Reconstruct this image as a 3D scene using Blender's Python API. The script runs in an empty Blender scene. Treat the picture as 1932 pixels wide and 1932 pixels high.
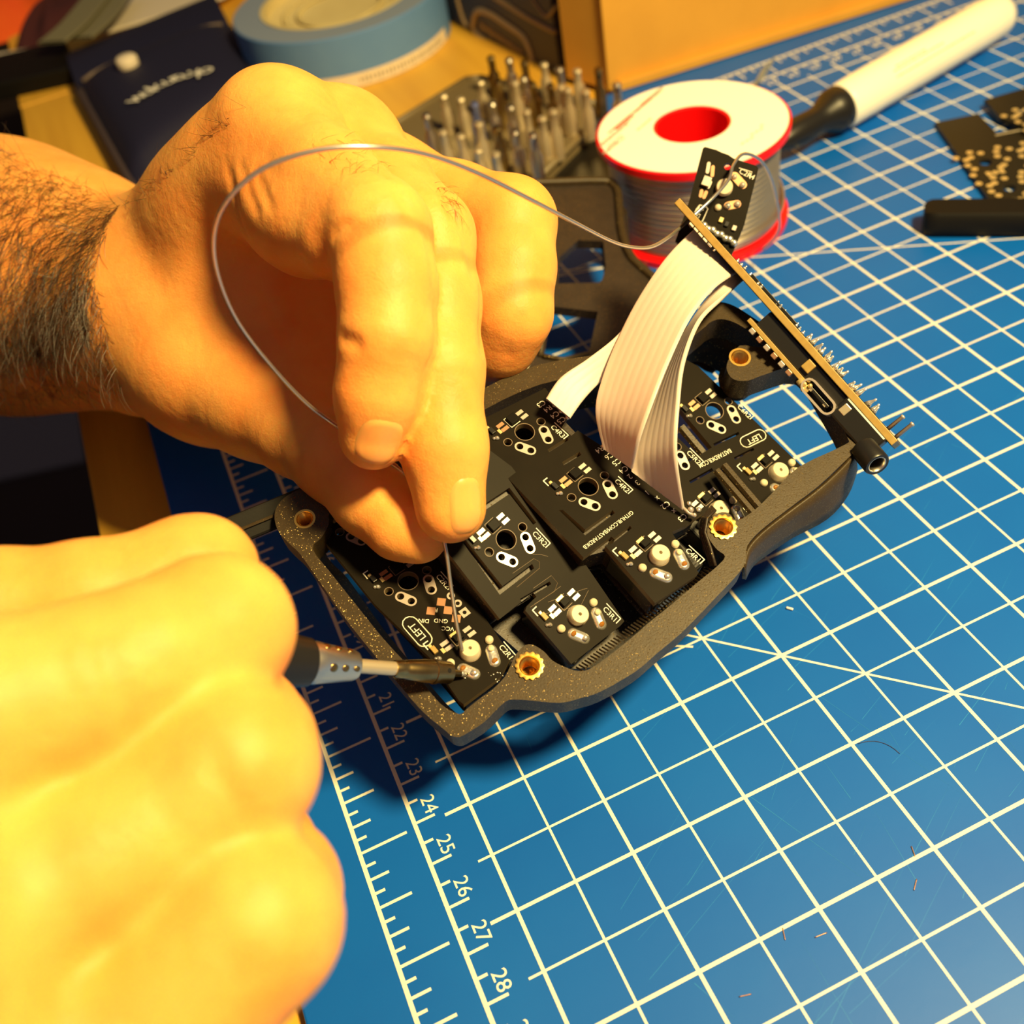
import bpy, math, random
import numpy as np
from mathutils import Vector, Matrix
from mathutils.geometry import delaunay_2d_cdt

random.seed(7)
S = 0.001                                   # everything below is measured in millimetres
scene = bpy.context.scene
C = scene.collection

# ------------------------------------------------------------------ camera
def rodrigues(r):
    r = np.array(r, float); t = np.linalg.norm(r); k = r / t
    K = np.array([[0, -k[2], k[1]], [k[2], 0, -k[0]], [-k[1], k[0], 0]])
    return np.eye(3) + math.sin(t) * K + (1 - math.cos(t)) * K @ K
FPX = 1929.33
RC = rodrigues((2.30541340, -0.550999708, 0.00811777730))
CAM = -RC.T @ np.array([-8.96585747, 61.4477211, 215.496494])
cd = bpy.data.cameras.new('camera'); cam = bpy.data.objects.new('camera', cd); C.objects.link(cam)
cd.sensor_width = 36.0; cd.lens = 36.0 * FPX / 1932.0
cd.clip_start = 0.01; cd.clip_end = 20
M = Matrix.Identity(4)
for i in range(3):
    M[i][0] = RC[0, i]; M[i][1] = -RC[1, i]; M[i][2] = -RC[2, i]; M[i][3] = CAM[i] * S
cam.matrix_world = M
cd.dof.use_dof = True; cd.dof.focus_distance = 0.209; cd.dof.aperture_fstop = 15.0
scene.camera = cam

# ------------------------------------------------------------------ light
w = bpy.data.worlds.new('room'); scene.world = w; w.use_nodes = True
bg = w.node_tree.nodes['Background']
bg.inputs[0].default_value = (1.0, 0.86, 0.92, 1); bg.inputs[1].default_value = 0.115
def lamp(name, pos, target, power, size, col):
    ld = bpy.data.lights.new(name, 'AREA'); ld.shape = 'DISK'; ld.size = size * S
    ld.energy = power; ld.color = col
    o = bpy.data.objects.new(name, ld); C.objects.link(o)
    o.location = Vector(pos) * S
    o.rotation_euler = (Vector(target) - Vector(pos)).to_track_quat('-Z', 'Y').to_euler()
    return o
lamp('desk_lamp', (230, -160, 472), (60, 60, 20), 7.1, 80, (1.0, 0.74, 0.29))
scene.view_settings.view_transform = 'Standard'; scene.view_settings.look = 'None'
scene.view_settings.gamma = 1.0; scene.view_settings.use_curve_mapping = False
scene.view_settings.exposure = 0.0

# ------------------------------------------------------------------ geometry helpers
A = lambda *v: np.array(v, float)
def nrm(v):
    v = np.array(v, float); return v / np.linalg.norm(v)
def ray(px, py): return RC.T @ A((px - 966) / FPX, (py - 966) / FPX, 1.0)
def at(px, py, z=0.0):                      # the point at height z
    d = ray(px, py); return CAM + d * ((z - CAM[2]) / d[2])
def dp(px, py, dist): return CAM + ray(px, py) * dist       # the point at a distance
def onp(px, py, O, n):                      # the point in a plane
    d = ray(px, py); return CAM + d * (((O - CAM) @ n) / (d @ n))
def frame(z, x=None):
    z = nrm(z); x = A(1, 0, 0) if x is None else np.array(x, float)
    x = x - (x @ z) * z
    if np.linalg.norm(x) < 1e-6: x = A(0, 1, 0) - z[1] * z
    x = nrm(x); return x, np.cross(z, x), z
def catmull(P, n=6):
    P = [np.array(p, float) for p in P]; out = []
    for i in range(len(P) - 1):
        p0 = P[max(i - 1, 0)]; p1 = P[i]; p2 = P[i + 1]; p3 = P[min(i + 2, len(P) - 1)]
        for k in range(n):
            t = k / n
            out.append(0.5 * (2 * p1 + (p2 - p0) * t + (2 * p0 - 5 * p1 + 4 * p2 - p3) * t * t + (3 * p1 - p0 - 3 * p2 + p3) * t ** 3))
    out.append(P[-1]); return out

class MB:
    def __init__(s): s.v = []; s.f = []; s.m = []; s.uv = None
    def add(s, V, F, m=0):
        b = len(s.v); s.v += [tuple(map(float, p)) for p in V]
        s.f += [tuple(b + i for i in f) for f in F]; s.m += [m] * len(F); return s
    def box(s, c, x, y, z, m=0):            # centre, three half axes
        c, x, y, z = map(np.array, (c, x, y, z))
        V = [c + i * x + j * y + k * z for k in (-1, 1) for j in (-1, 1) for i in (-1, 1)]
        return s.add(V, [(0, 2, 3, 1), (4, 5, 7, 6), (0, 1, 5, 4), (2, 6, 7, 3), (0, 4, 6, 2), (1, 3, 7, 5)], m)
    def bx(s, x0, x1, y0, y1, z0, z1, m=0):
        return s.box(((x0 + x1) / 2, (y0 + y1) / 2, (z0 + z1) / 2), A((x1 - x0) / 2, 0, 0), A(0, (y1 - y0) / 2, 0), A(0, 0, (z1 - z0) / 2), m)
    def tube(s, P, r, n=8, caps=True, m=0, squash=None):
        P = [np.array(p, float) for p in P]; k = len(P)
        R = [r] * k if np.isscalar(r) else list(r)
        V = []; x = None
        for i in range(k):
            t = nrm(P[min(i + 1, k - 1)] - P[max(i - 1, 0)])
            if x is None: x, y, _ = frame(t, None if abs(t[0]) < .9 else A(0, 1, 0))
            else: x = nrm(x - (x @ t) * t); y = np.cross(t, x)
            for j in range(n):
                a = 2 * math.pi * j / n
                V.append(P[i] + R[i] * (math.cos(a) * x + math.sin(a) * y))
        F = [(i * n + j, i * n + (j + 1) % n, (i + 1) * n + (j + 1) % n, (i + 1) * n + j) for i in range(k - 1) for j in range(n)]
        if caps: F += [tuple(range(n))[::-1], tuple((k - 1) * n + j for j in range(n))]
        return s.add(V, F, m)
    def lathe(s, prof, O, axis, n=32, m=0, closed=False, x=None, caps=True):
        O = np.array(O, float); x, y, z = frame(axis, x); V = []
        for r, h in prof:
            for j in range(n):
                a = 2 * math.pi * j / n
                V.append(O + h * z + r * (math.cos(a) * x + math.sin(a) * y))
        k = len(prof); F = []
        for i in range(k if closed else k - 1):
            i2 = (i + 1) % k
            F += [(i * n + j, i * n + (j + 1) % n, i2 * n + (j + 1) % n, i2 * n + j) for j in range(n)]
        if not closed and caps:
            if prof[0][0] > 1e-6: F.append(tuple(range(n))[::-1])
            if prof[-1][0] > 1e-6: F.append(tuple((k - 1) * n + j for j in range(n)))
        return s.add(V, F, m)
    def ball(s, c, r, n=10, m=0, sc=(1, 1, 1), fr=None):
        c = np.array(c, float); x, y, z = fr if fr else (A(1, 0, 0), A(0, 1, 0), A(0, 0, 1))
        k = max(n // 2, 4); V = []
        for i in range(k + 1):
            t = math.pi * i / k
            for j in range(n):
                a = 2 * math.pi * j / n
                V.append(c + r * (sc[0] * math.sin(t) * math.cos(a) * x + sc[1] * math.sin(t) * math.sin(a) * y + sc[2] * math.cos(t) * z))
        F = [(i * n + j, (i + 1) * n + j, (i + 1) * n + (j + 1) % n, i * n + (j + 1) % n) for i in range(k) for j in range(n)]
        return s.add(V, F, m)
    def grid(s, rows, m=0, closed=False):
        nr = len(rows); nc = len(rows[0]); V = [p for r in rows for p in r]
        F = [(i * nc + j, i * nc + (j + 1) % nc, (i + 1) * nc + (j + 1) % nc, (i + 1) * nc + j) for i in range(nr - 1) for j in range(nc if closed else nc - 1)]
        return s.add(V, F, m)
    def plate(s, outline, holes, O, x, y, z, t, m=0, me=None):
        """flat plate: outline and holes in (x, y) of the frame, top face at O, thickness t downwards."""
        loops = [list(outline)] + [list(h) for h in holes]
        pts = []; edges = []
        for L in loops:
            b = len(pts); n = len(L); pts += [Vector((p[0], p[1])) for p in L]
            edges += [(b + i, b + (i + 1) % n) for i in range(n)]
        V2, E2, F2, *_ = delaunay_2d_cdt(pts, edges, [], 1, 1e-5)
        def inside(p, L):
            c = False; n = len(L)
            for i in range(n):
                (x1, y1), (x2, y2) = L[i][:2], L[i - 1][:2]
                if (y1 > p[1]) != (y2 > p[1]) and p[0] < (x2 - x1) * (p[1] - y1) / (y2 - y1) + x1: c = not c
            return c
        F3 = []
        for fc in F2:
            cx = sum(V2[i][0] for i in fc) / len(fc); cy = sum(V2[i][1] for i in fc) / len(fc)
            if inside((cx, cy), loops[0]) and not any(inside((cx, cy), h) for h in loops[1:]):
                ar = sum(V2[fc[i]][0] * V2[fc[(i + 1) % len(fc)]][1] - V2[fc[(i + 1) % len(fc)]][0] * V2[fc[i]][1] for i in range(len(fc)))
                F3.append(tuple(fc) if ar > 0 else tuple(fc)[::-1])
        top = [O + p[0] * x + p[1] * y for p in V2]; bot = [p - t * z for p in top]; n = len(top)
        s.add(top + bot, F3 + [tuple(n + i for i in f[::-1]) for f in F3], m)
        for L in loops:
            ar = sum(L[i][0] * L[(i + 1) % len(L)][1] - L[(i + 1) % len(L)][0] * L[i][1] for i in range(len(L)))
            k = len(L); V = [O + p[0] * x + p[1] * y for p in L]; V += [p - t * z for p in V]
            flip = (ar < 0) ^ (L is not loops[0])
            F = [((i + 1) % k, i, k + i, k + (i + 1) % k) if flip ^ True else (i, (i + 1) % k, k + (i + 1) % k, k + i) for i in range(k)]
            s.add(V, F, m if me is None else me)
        return s
    def text(s, string, O, x, y, size, z=None, m=0, align='LEFT'):
        for V, F in [text_geo(string)]:
            wd = max((p[0] for p in V), default=0)
            off = {'LEFT': 0, 'CENTER': -wd / 2, 'RIGHT': -wd}[align]
            s.add([O + (p[0] + off) * size * x + p[1] * size * y for p in V], F, m)
        return s
_tc = {}
def text_geo(t):
    if t not in _tc:
        cu = bpy.data.curves.new('t', 'FONT'); cu.body = t; cu.resolution_u = 3
        o = bpy.data.objects.new('t', cu); C.objects.link(o); bpy.context.view_layer.update()
        me = bpy.data.meshes.new_from_object(o.evaluated_get(bpy.context.evaluated_depsgraph_get()))
        _tc[t] = ([tuple(v.co) for v in me.vertices], [tuple(p.vertices) for p in me.polygons])
        bpy.data.objects.remove(o); bpy.data.curves.remove(cu); bpy.data.meshes.remove(me)
    return _tc[t]

BASE = {}
def put(o, parent):
    C.objects.link(o)
    if parent is not None: o.parent = parent; BASE[o.name] = BASE[parent.name]
def thing(name, label, cat, base, group=None):
    o = bpy.data.objects.new(name, None); o.empty_display_size = 0.01; C.objects.link(o)
    o.location = Vector(base) * S; BASE[o.name] = np.array(base, float)
    o['label'] = label; o['category'] = cat
    if group: o['group'] = group
    return o
def obj(name, mb, mats, parent=None, smooth=False, bev=0, label=None, cat=None, group=None, kind=None, base=None, sub=0):
    V = np.array(mb.v, float)
    if parent is not None: B = BASE[parent.name]
    elif base is not None: B = np.array(base, float)
    else: B = A((V[:, 0].min() + V[:, 0].max()) / 2, (V[:, 1].min() + V[:, 1].max()) / 2, V[:, 2].min())
    me = bpy.data.meshes.new(name)
    me.from_pydata([tuple(p) for p in (V - B) * S], [], mb.f)
    for mt in (mats if isinstance(mats, (list, tuple)) else [mats]): me.materials.append(mt)
    if any(mb.m): me.polygons.foreach_set('material_index', mb.m)
    if smooth: me.polygons.foreach_set('use_smooth', [True] * len(mb.f))
    me.update()
    o = bpy.data.objects.new(name, me); put(o, parent)
    if parent is None: o.location = Vector(B) * S; BASE[o.name] = B
    if bev:
        b = o.modifiers.new('bevel', 'BEVEL'); b.width = bev * S; b.segments = 2; b.limit_method = 'ANGLE'; b.angle_limit = 0.7
    if sub:
        b = o.modifiers.new('sub', 'SUBSURF'); b.levels = sub; b.render_levels = sub
    if smooth == 'auto':
        me.set_sharp_from_angle(angle=0.7)
    if label: o['label'] = label
    if cat: o['category'] = cat
    if group: o['group'] = group
    if kind: o['kind'] = kind
    return o
def copy_thing(o, loc, label=None, rot=None):
    c = o.copy(); C.objects.link(c); c.location = Vector(loc) * S
    if label: c['label'] = label
    if rot: c.rotation_euler = rot
    for ch in list(o.children):
        d = ch.copy(); C.objects.link(d); d.parent = c
    return c

# ------------------------------------------------------------------ materials
def mat(name, col, rough=.5, metal=0.0, spec=.5, vary=None, bump=None, sss=0, sssr=(1, .35, .2), coat=0, glitter=None, wave=None, stretch=(1, 1, 1), trans=0, bump2=None):
    """vary = (scale per mm, second colour, contrast); bump = (scale per mm, strength, mm); glitter = (scale, amount, colour)"""
    m = bpy.data.materials.new(name); m.use_nodes = True; nt = m.node_tree; N = nt.nodes; Lk = nt.links
    b = N['Principled BSDF']; I = b.inputs
    I['Base Color'].default_value = (*col, 1); I['Roughness'].default_value = rough; I['Metallic'].default_value = metal
    I['Specular IOR Level'].default_value = spec
    if trans: I['Transmission Weight'].default_value = trans
    if coat: I['Coat Weight'].default_value = coat; I['Coat Roughness'].default_value = .12
    if sss:
        I['Subsurface Weight'].default_value = 1.0; I['Subsurface Radius'].default_value = sssr; I['Subsurface Scale'].default_value = sss * S
    tc = N.new('ShaderNodeTexCoord'); mp = N.new('ShaderNodeMapping'); Lk.new(tc.outputs['Object'], mp.inputs[0])
    mp.inputs['Scale'].default_value = tuple(1000.0 * q for q in stretch)
    colsock = None
    if vary:
        n = N.new('ShaderNodeTexNoise'); n.inputs['Scale'].default_value = vary[0]; n.inputs['Detail'].default_value = 5
        Lk.new(mp.outputs[0], n.inputs['Vector'])
        r = N.new('ShaderNodeMapRange'); r.inputs[1].default_value = .5 - .5 / vary[2]; r.inputs[2].default_value = .5 + .5 / vary[2]
        Lk.new(n.outputs[0], r.inputs[0])
        mx = N.new('ShaderNodeMix'); mx.data_type = 'RGBA'; mx.inputs[6].default_value = (*col, 1); mx.inputs[7].default_value = (*vary[1], 1)
        Lk.new(r.outputs[0], mx.inputs[0]); colsock = mx.outputs[2]; Lk.new(colsock, I['Base Color'])
    if glitter:
        v = N.new('ShaderNodeTexVoronoi'); v.inputs['Scale'].default_value = glitter[0]; Lk.new(mp.outputs[0], v.inputs['Vector'])
        sp = N.new('ShaderNodeSeparateColor'); Lk.new(v.outputs['Color'], sp.inputs[0])
        gt = N.new('ShaderNodeMath'); gt.operation = 'GREATER_THAN'; gt.inputs[1].default_value = 1 - glitter[1]; Lk.new(sp.outputs[0], gt.inputs[0])
        mx = N.new('ShaderNodeMix'); mx.data_type = 'RGBA'; mx.inputs[6].default_value = (*col, 1); mx.inputs[7].default_value = (*glitter[2], 1)
        if colsock: Lk.new(colsock, mx.inputs[6])
        Lk.new(gt.outputs[0], mx.inputs[0]); Lk.new(mx.outputs[2], I['Base Color']); Lk.new(gt.outputs[0], I['Metallic'])
        vs = N.new('ShaderNodeVectorMath'); vs.operation = 'SUBTRACT'; vs.inputs[1].default_value = (.5, .5, .5); Lk.new(v.outputs['Color'], vs.inputs[0])
        sc = N.new('ShaderNodeVectorMath'); sc.operation = 'SCALE'; Lk.new(vs.outputs[0], sc.inputs[0])
        ms = N.new('ShaderNodeMath'); ms.operation = 'MULTIPLY'; ms.inputs[1].default_value = 1.1; Lk.new(gt.outputs[0], ms.inputs[0]); Lk.new(ms.outputs[0], sc.inputs['Scale'])
        ge = N.new('ShaderNodeNewGeometry'); ad = N.new('ShaderNodeVectorMath'); ad.operation = 'ADD'
        Lk.new(ge.outputs['Normal'], ad.inputs[0]); Lk.new(sc.outputs[0], ad.inputs[1])
        nn = N.new('ShaderNodeVectorMath'); nn.operation = 'NORMALIZE'; Lk.new(ad.outputs[0], nn.inputs[0])
        gl = nn.outputs[0]
    prev = None
    for bp in (bump, bump2, wave):
        if not bp: continue
        if bp is wave:
            n = N.new('ShaderNodeTexWave'); n.inputs['Scale'].default_value = bp[0]; n.bands_direction = bp[3]
            n.inputs['Distortion'].default_value = bp[4] if len(bp) > 4 else 0.0
        else:
            n = N.new('ShaderNodeTexNoise'); n.inputs['Scale'].default_value = bp[0]; n.inputs['Detail'].default_value = 4
        Lk.new(mp.outputs[0], n.inputs['Vector'])
        bn = N.new('ShaderNodeBump'); bn.inputs['Strength'].default_value = bp[1]; bn.inputs['Distance'].default_value = bp[2] * S
        Lk.new(n.outputs['Fac'], bn.inputs['Height'])
        if prev is not None: Lk.new(prev, bn.inputs['Normal'])
        elif glitter: Lk.new(gl, bn.inputs['Normal'])
        prev = bn.outputs[0]
    if prev is not None: Lk.new(prev, I['Normal'])
    elif glitter: Lk.new(gl, I['Normal'])
    return m

m_mat = mat('mat_blue', (0.0, 0.096, 0.50), .45, spec=.35, vary=(.03, (0.001, 0.118, 0.54), 1.6), bump=(6, .12, .05), bump2=(.12, .1, .3))
m_ink = mat('mat_ink', (0.88, 0.86, 0.72), .5, bump=(5, .2, .03))
m_scr = mat('scratch', (0.02, 0.24, 0.62), .4)
m_skin = mat('skin', (0.92, 0.435, 0.11), .5, spec=.28, vary=(.10, (0.90, 0.33, 0.072), 2.2), bump=(2.2, .30, .22), bump2=(.45, .28, .6), sss=.35)
m_nail = mat('nail', (0.93, 0.44, 0.13), .32, spec=.4, bump=(.5, .1, .1), sss=.8)
m_hair = mat('arm_hair', (0.045, 0.020, 0.007), .45)
m_chip = mat('chip_black', (0.006, 0.005, 0.004), .5, spec=.08)
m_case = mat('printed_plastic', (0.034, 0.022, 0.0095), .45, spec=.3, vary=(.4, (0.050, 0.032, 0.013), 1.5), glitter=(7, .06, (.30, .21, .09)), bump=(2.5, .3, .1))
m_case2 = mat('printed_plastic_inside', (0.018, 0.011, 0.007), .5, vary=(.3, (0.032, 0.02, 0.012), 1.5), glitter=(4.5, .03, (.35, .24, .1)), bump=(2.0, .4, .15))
m_pcb = mat('black_solder_mask', (0.010, 0.008, 0.006), .45, spec=.05, vary=(.12, (0.015, 0.012, 0.008), 1.5), bump=(.5, .06, .1))
m_fr4 = mat('board_edge', (0.16, 0.115, 0.055), .5)
m_fr4b = mat('beige_board_edge', (0.40, 0.265, 0.075), .5, vary=(.6, (0.32, 0.20, 0.05), 2))
m_silk = mat('white_silkscreen', (0.85, 0.80, 0.66), .5)
m_tin = mat('tinned_pad', (0.56, 0.48, 0.43), .4, metal=.55)
m_solder = mat('solder', (0.92, 0.88, 0.80), .26, metal=.85, bump=(1.5, .3, .2))
m_copper = mat('bare_copper', (0.62, 0.33, 0.19), .38, metal=.8)
m_brass = mat('brass', (0.90, 0.55, 0.13), .33, metal=1, bump=(3, .05, .05))
m_black = mat('black_plastic', (0.010, 0.009, 0.008), .35, bump=(2, .1, .05))
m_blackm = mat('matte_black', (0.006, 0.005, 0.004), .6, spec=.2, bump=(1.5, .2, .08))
m_white = mat('cream_nylon', (0.66, 0.58, 0.43), .42, sss=.3, sssr=(1, .8, .5))
m_flux = mat('burnt_flux', (0.30, 0.12, 0.02), .15, coat=1)
m_cable = mat('white_cable_jacket', (0.70, 0.60, 0.55), .45, sss=.5, sssr=(1, .8, .6), bump=(.5, .05, .1))
m_red = mat('red_plastic', (0.78, 0.004, 0.006), .32)
m_paper = mat('label_paper', (0.98, 0.95, 0.86), .6)
m_wire = mat('solder_wire', (0.62, 0.58, 0.53), .30, metal=.9, bump=(1, .1, .05))
m_wind = mat('wound_wire', (0.60, 0.53, 0.42), .36, metal=.85, wave=(.55, .5, .35, 'Z'))
m_steel = mat('steel', (0.74, 0.62, 0.42), .34, metal=.7, bump=(2, .05, .05))
m_satin = mat('satin_nickel', (0.72, 0.66, 0.55), .34, metal=1)
m_tip = mat('heat_stained_steel', (0.50, 0.37, 0.16), .28, metal=1, vary=(.2, (0.24, 0.16, 0.06), 1.6))
m_penw = mat('pen_white', (0.95, 0.92, 0.82), .4, spec=.4)
m_card = mat('cardboard', (0.70, 0.36, 0.045), .75, vary=(.05, (0.60, 0.30, 0.035), 1.4), bump=(1, .15, .1))
m_wood = mat('desk_wood', (0.88, 0.50, 0.05), .5, vary=(.12, (0.68, 0.34, 0.03), 1.8), bump=(.5, .1, .1), stretch=(1, .06, 1))
m_tapelit = mat('lit_tape_edge', (0.24, 0.30, 0.44), .6)
m_tape = mat('blue_tape', (0.10, 0.24, 0.60), .55, vary=(.1, (0.12, 0.27, 0.62), 1.3))
m_core = mat('tape_core', (0.80, 0.68, 0.34), .7, vary=(.05, (0.6, 0.48, 0.22), 1.4))
m_cream = mat('cream_label', (0.80, 0.70, 0.55), .6)
m_navy = mat('navy_cloth', (0.006, 0.006, 0.035), .7, bump=(1.2, .3, .2))
m_piping = mat('pouch_seam', (0.06, 0.04, 0.045), .7)
m_tray = mat('bit_tray', (0.16, 0.12, 0.06), .5, bump=(1, .1, .1))
m_dark = mat('dark_card', (0.05, 0.045, 0.06), .55)
m_tanb = mat('tan_box_print', (0.36, 0.25, 0.13), .6)
m_tan = mat('tan_print', (0.17, 0.12, 0.075), .6)
m_orange = mat('orange_cloth', (0.95, 0.15, 0.006), .8, vary=(.05, (0.8, 0.07, 0.006), 1.5), bump=(.4, .4, .5))
m_maroon = mat('maroon_cloth', (0.06, 0.008, 0.01), .8, bump=(.4, .4, .5))
m_grey = mat('grey_strap', (0.22, 0.20, 0.12), .6, bump=(.5, .2, .3))
m_floor = mat('floor_dark', (0.022, 0.010, 0.007), .7, vary=(.01, (0.03, 0.014, 0.009), 1.4))
m_greyp = mat('grey_felt', (0.17, 0.15, 0.16), .9, bump=(.2, .3, 1))
m_clear = mat('frosted_plastic', (0.58, 0.50, 0.27), .35, trans=.1, bump=(.4, .5, .4))
m_green = mat('spare_board', (0.016, 0.014, 0.008), .35, spec=.2)
m_gold = mat('gold_pad', (0.85, 0.66, 0.30), .35, metal=.6)
m_print = mat('red_print', (0.72, 0.16, 0.08), .6)
m_print2 = mat('grey_print', (0.42, 0.37, 0.28), .6)
m_wall = mat('dark_wall', (0.10, 0.06, 0.03), .8)
# ------------------------------------------------------------------ setting: floor
b = MB(); b.bx(-3000, 3000, -3000, 3000, -760, -720)
obj('floor', b, m_floor, kind='structure', base=(0, 0, -720))
b = MB(); P = [at(-900, 660, -714), at(143, 745, -714), at(159, 868, -714), at(-900, 1105, -714)]
Pb = [p - A(0, 0, 5) for p in P]
b.add(P + Pb, [(0, 3, 2, 1), (4, 5, 6, 7), (0, 1, 5, 4), (1, 2, 6, 5), (2, 3, 7, 6), (3, 0, 4, 7)])
obj('floor_rug', b, m_greyp, label='grey felt rug on the dark floor left of the desk', cat='rug')

for nm_, x0, x1, y0, y1 in (('wall_back', -2600, 3000, 2600, 2640), ('wall_left', -2640, -2600, -2600, 2640)):
    b = MB(); b.bx(x0, x1, y0, y1, -720, 1700); obj(nm_, b, m_wall, kind='structure')
# ------------------------------------------------------------------ desk: planks
desk = thing('desk', 'golden brown wooden desk under the blue cutting mat, bare along its left edge', 'desk', (250, 150, -30))
for i, (x0, x1) in enumerate(((-65.5, -19.7), (-19.3, 60), (60.4, 200), (200.4, 420), (420.4, 800))):
    b = MB(); b.bx(x0, x1, -500, 478, -30, -3.05 - .1 * (i % 2)); obj('plank', b, m_wood, desk, bev=.6)
b = MB(); b.bx(-66, 800, 478.6, 520, -30, -2.6); obj('plank', b, m_wood, desk, bev=.6, label='end board across the far side of the desk')
b = MB(); b.bx(-66, 800, 520.5, 900, -30, -3); obj('plank', b, m_wood, desk, bev=.6)

# ------------------------------------------------------------------ cutting mat
mt = thing('cutting_mat', 'blue self-healing cutting mat with cream ruler and grid lines', 'cutting mat', (278, 0, -3))
b = MB(); b.bx(-44, 600, -320, 273, -3.03, 0); obj('mat_sheet', b, m_mat, mt, bev=.5)
g = MB(); zl = .05
def ln(x0, y0, x1, y1, wd, z=zl):
    a = A(x0, y0, z); c = A(x1, y1, z); t = nrm(c - a); n = A(-t[1], t[0], 0) * wd / 2
    g.add([a - n, c - n, c + n, a + n], [(0, 1, 2, 3)])
for u in range(-18, 25):
    th = u % 2 == 0; ln(-5.6 if th else -3.1, -12.7 * u, 595, -12.7 * u, .74 if th else .50)
for i in range(0, 47):
    th = i % 2 == 0; ln(12.7 * i, 228.6 + (5.6 if th else 3.1), 12.7 * i, -315, .74 if th else .50, zl + .004)
ln(-24.7, 253.7, -24.7, -315, .9); ln(-12.1, 241.1, -12.1, -315, .9); ln(-25.1, 253.3, 595, 253.3, .9, .058); ln(-12.5, 240.7, 595, 240.7, .9, .058)
for k in range(-100, 82):                                    # inch ticks, eighths
    L = 10.5 if k % 8 == 0 else 7.2 if k % 4 == 0 else 4.4 if k % 2 == 0 else 2.5
    y = .25 + 25.4 * k / 8
    if y < 250: ln(-24.7, y, -24.7 + L, y, .62, .038)
    x = 25.4 * (k + 104) / 8 - 20
    if x < 590: ln(x, 253.3, x, 253.3 - L, .62, .038)
for k in range(-62, 48):                                     # centimetre ticks
    y = 1.2 + 5 * k; L = 4.6 if k % 2 == 0 else 2.4
    if y < 238: ln(-12.1, y, -12.1 + L, y, .6, .038)
    x = 5 * (k + 62); ln(x, 240.7, x, 240.7 - (4.6 if k % 2 == 0 else 2.4), .6, .038)
ln(63.5 - 4, 12.7 + 4, 400, -323.8, .5, zl + .008); ln(63.5 - 3, 12.7 - 1.0, 63.5 - 7, 12.7 + 1.6, .5, zl + .012)
p, q = at(1438, 484), at(1909, 451); e = nrm(q - p); p -= e * 140; q += e * 120; ln(p[0], p[1], q[0], q[1], .5, zl + .016)
p, q = at(1053, 522), at(1143, 505); ln(p[0] - 20, p[1] - 20 * (q[1] - p[1]) / (q[0] - p[0]), q[0], q[1], .5, zl + .02)
obj('printed_grid', g, m_ink, mt)
def num(string, *a, **k):
    g2 = MB(); g2.text(string, *a, **k); obj('ruler_number', g2, m_ink, mt)
for N in range(2, 52):
    y = 21.2 - 10 * (N - 22)
    num(str(N), A(-9.15, y + .8, .056), A(0, -1, 0), A(1, 0, 0), 4.25, align='RIGHT')
for N in range(1, 55): num(str(N), A(10 * N - .7, 237.2, .056), A(-1, 0, 0), A(0, -1, 0), 4.25)
num('0', A(58.0, 16.2, .056), A(0, -1, 0), A(1, 0, 0), 5.2, align='CENTER')
sc = MB(); rs = random.Random(3)
for k in range(150):                                         # fine knife cuts
    x = rs.uniform(10, 200); y = rs.uniform(-110, 40); a = rs.choice((.45, .5, .62, -1.2, 1.5, .3)) + rs.uniform(-.12, .12); L = rs.choice((4, 8, 14, 30, 45)) * rs.uniform(.5, 1.2)
    t = A(math.cos(a), math.sin(a), 0); n = A(-t[1], t[0], 0) * rs.uniform(.018, .05); p = A(x, y, .02 + k * 1e-4)
    sc.add([p - n, p + t * L, p + n], [(0, 1, 2)])
obj('knife_scratches', sc, m_scr, mt, kind='stuff')

# bits of debris on the mat
def clip(px, py, L, a, m, r, name, label, cat, bend=0, group=None):
    c = at(px, py, r + .06); t = A(math.cos(a), math.sin(a), 0); n = A(-t[1], t[0], 0)
    b = MB(); b.tube([c + t * s * L / 2 + n * bend * (s * s) for s in np.linspace(-1, 1, 9)], r, 6)
    return obj(name, b, m, smooth=True, label=label, cat=cat, group=group)
for px, py, L, a, lb in ((1723, 1606, 2.0, 1.25, 'upper of two upright copper wire clippings on the right of the mat'), (1727, 1669, 2.3, .7, 'lower of two copper wire clippings on the right of the mat'),
                         (1479, 1762, 2.2, 1.2, 'copper wire clipping lying across a thick grid line at the lower middle'), (1549, 1764, 2.4, -.1, 'copper wire clipping lying flat right of the one across the grid line'),
                         (1406, 1878, 2.2, -.25, 'copper wire clipping nearest the bottom edge of the mat')):
    clip(px, py, L, a, m_copper, .10, 'wire_clipping', lb, 'wire clipping', 0, 'copper wire clippings on the mat')
clip(1660, 1400, 8.2, -.78, m_hair, .05, 'loose_hair', 'thin dark curved hair lying on the grid right of the keyboard', 'hair', -1.6)
clip(1490, 1148, 1.5, -.9, m_paper, .3, 'plastic_crumb', 'tiny white crumb on the mat right of the keyboard case', 'crumb')

# ------------------------------------------------------------------ solder spool
SC = A(151.62, 167.05, 0); R = 31.1
sp = thing('solder_spool', 'spool of solder wire with red flanges and a white label on top', 'spool', SC)
b = MB(); b.lathe([(R, 32.2), (R, 34.3), (R - .4, 34.52), (11.9, 34.52), (11.5, 34.2), (11.5, 1), (13, 1), (13, 32.2)], SC, (0, 0, 1), 64, closed=True)
obj('top_flange', b, m_red, sp, smooth='auto')
b = MB(); b.lathe([(R, 0.05), (R, 2.2), (R - .4, 2.4), (11.6, 2.4), (11.6, .05)], SC, (0, 0, 1), 64, closed=True); obj('bottom_flange', b, m_red, sp, smooth='auto')
b = MB(); b.lathe([(R - .9, 34.54), (R - .9, 34.72), (12.4, 34.72), (12.4, 34.54)], SC, (0, 0, 1), 64, closed=True); lab = obj('label', b, m_paper, sp, smooth='auto')
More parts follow.
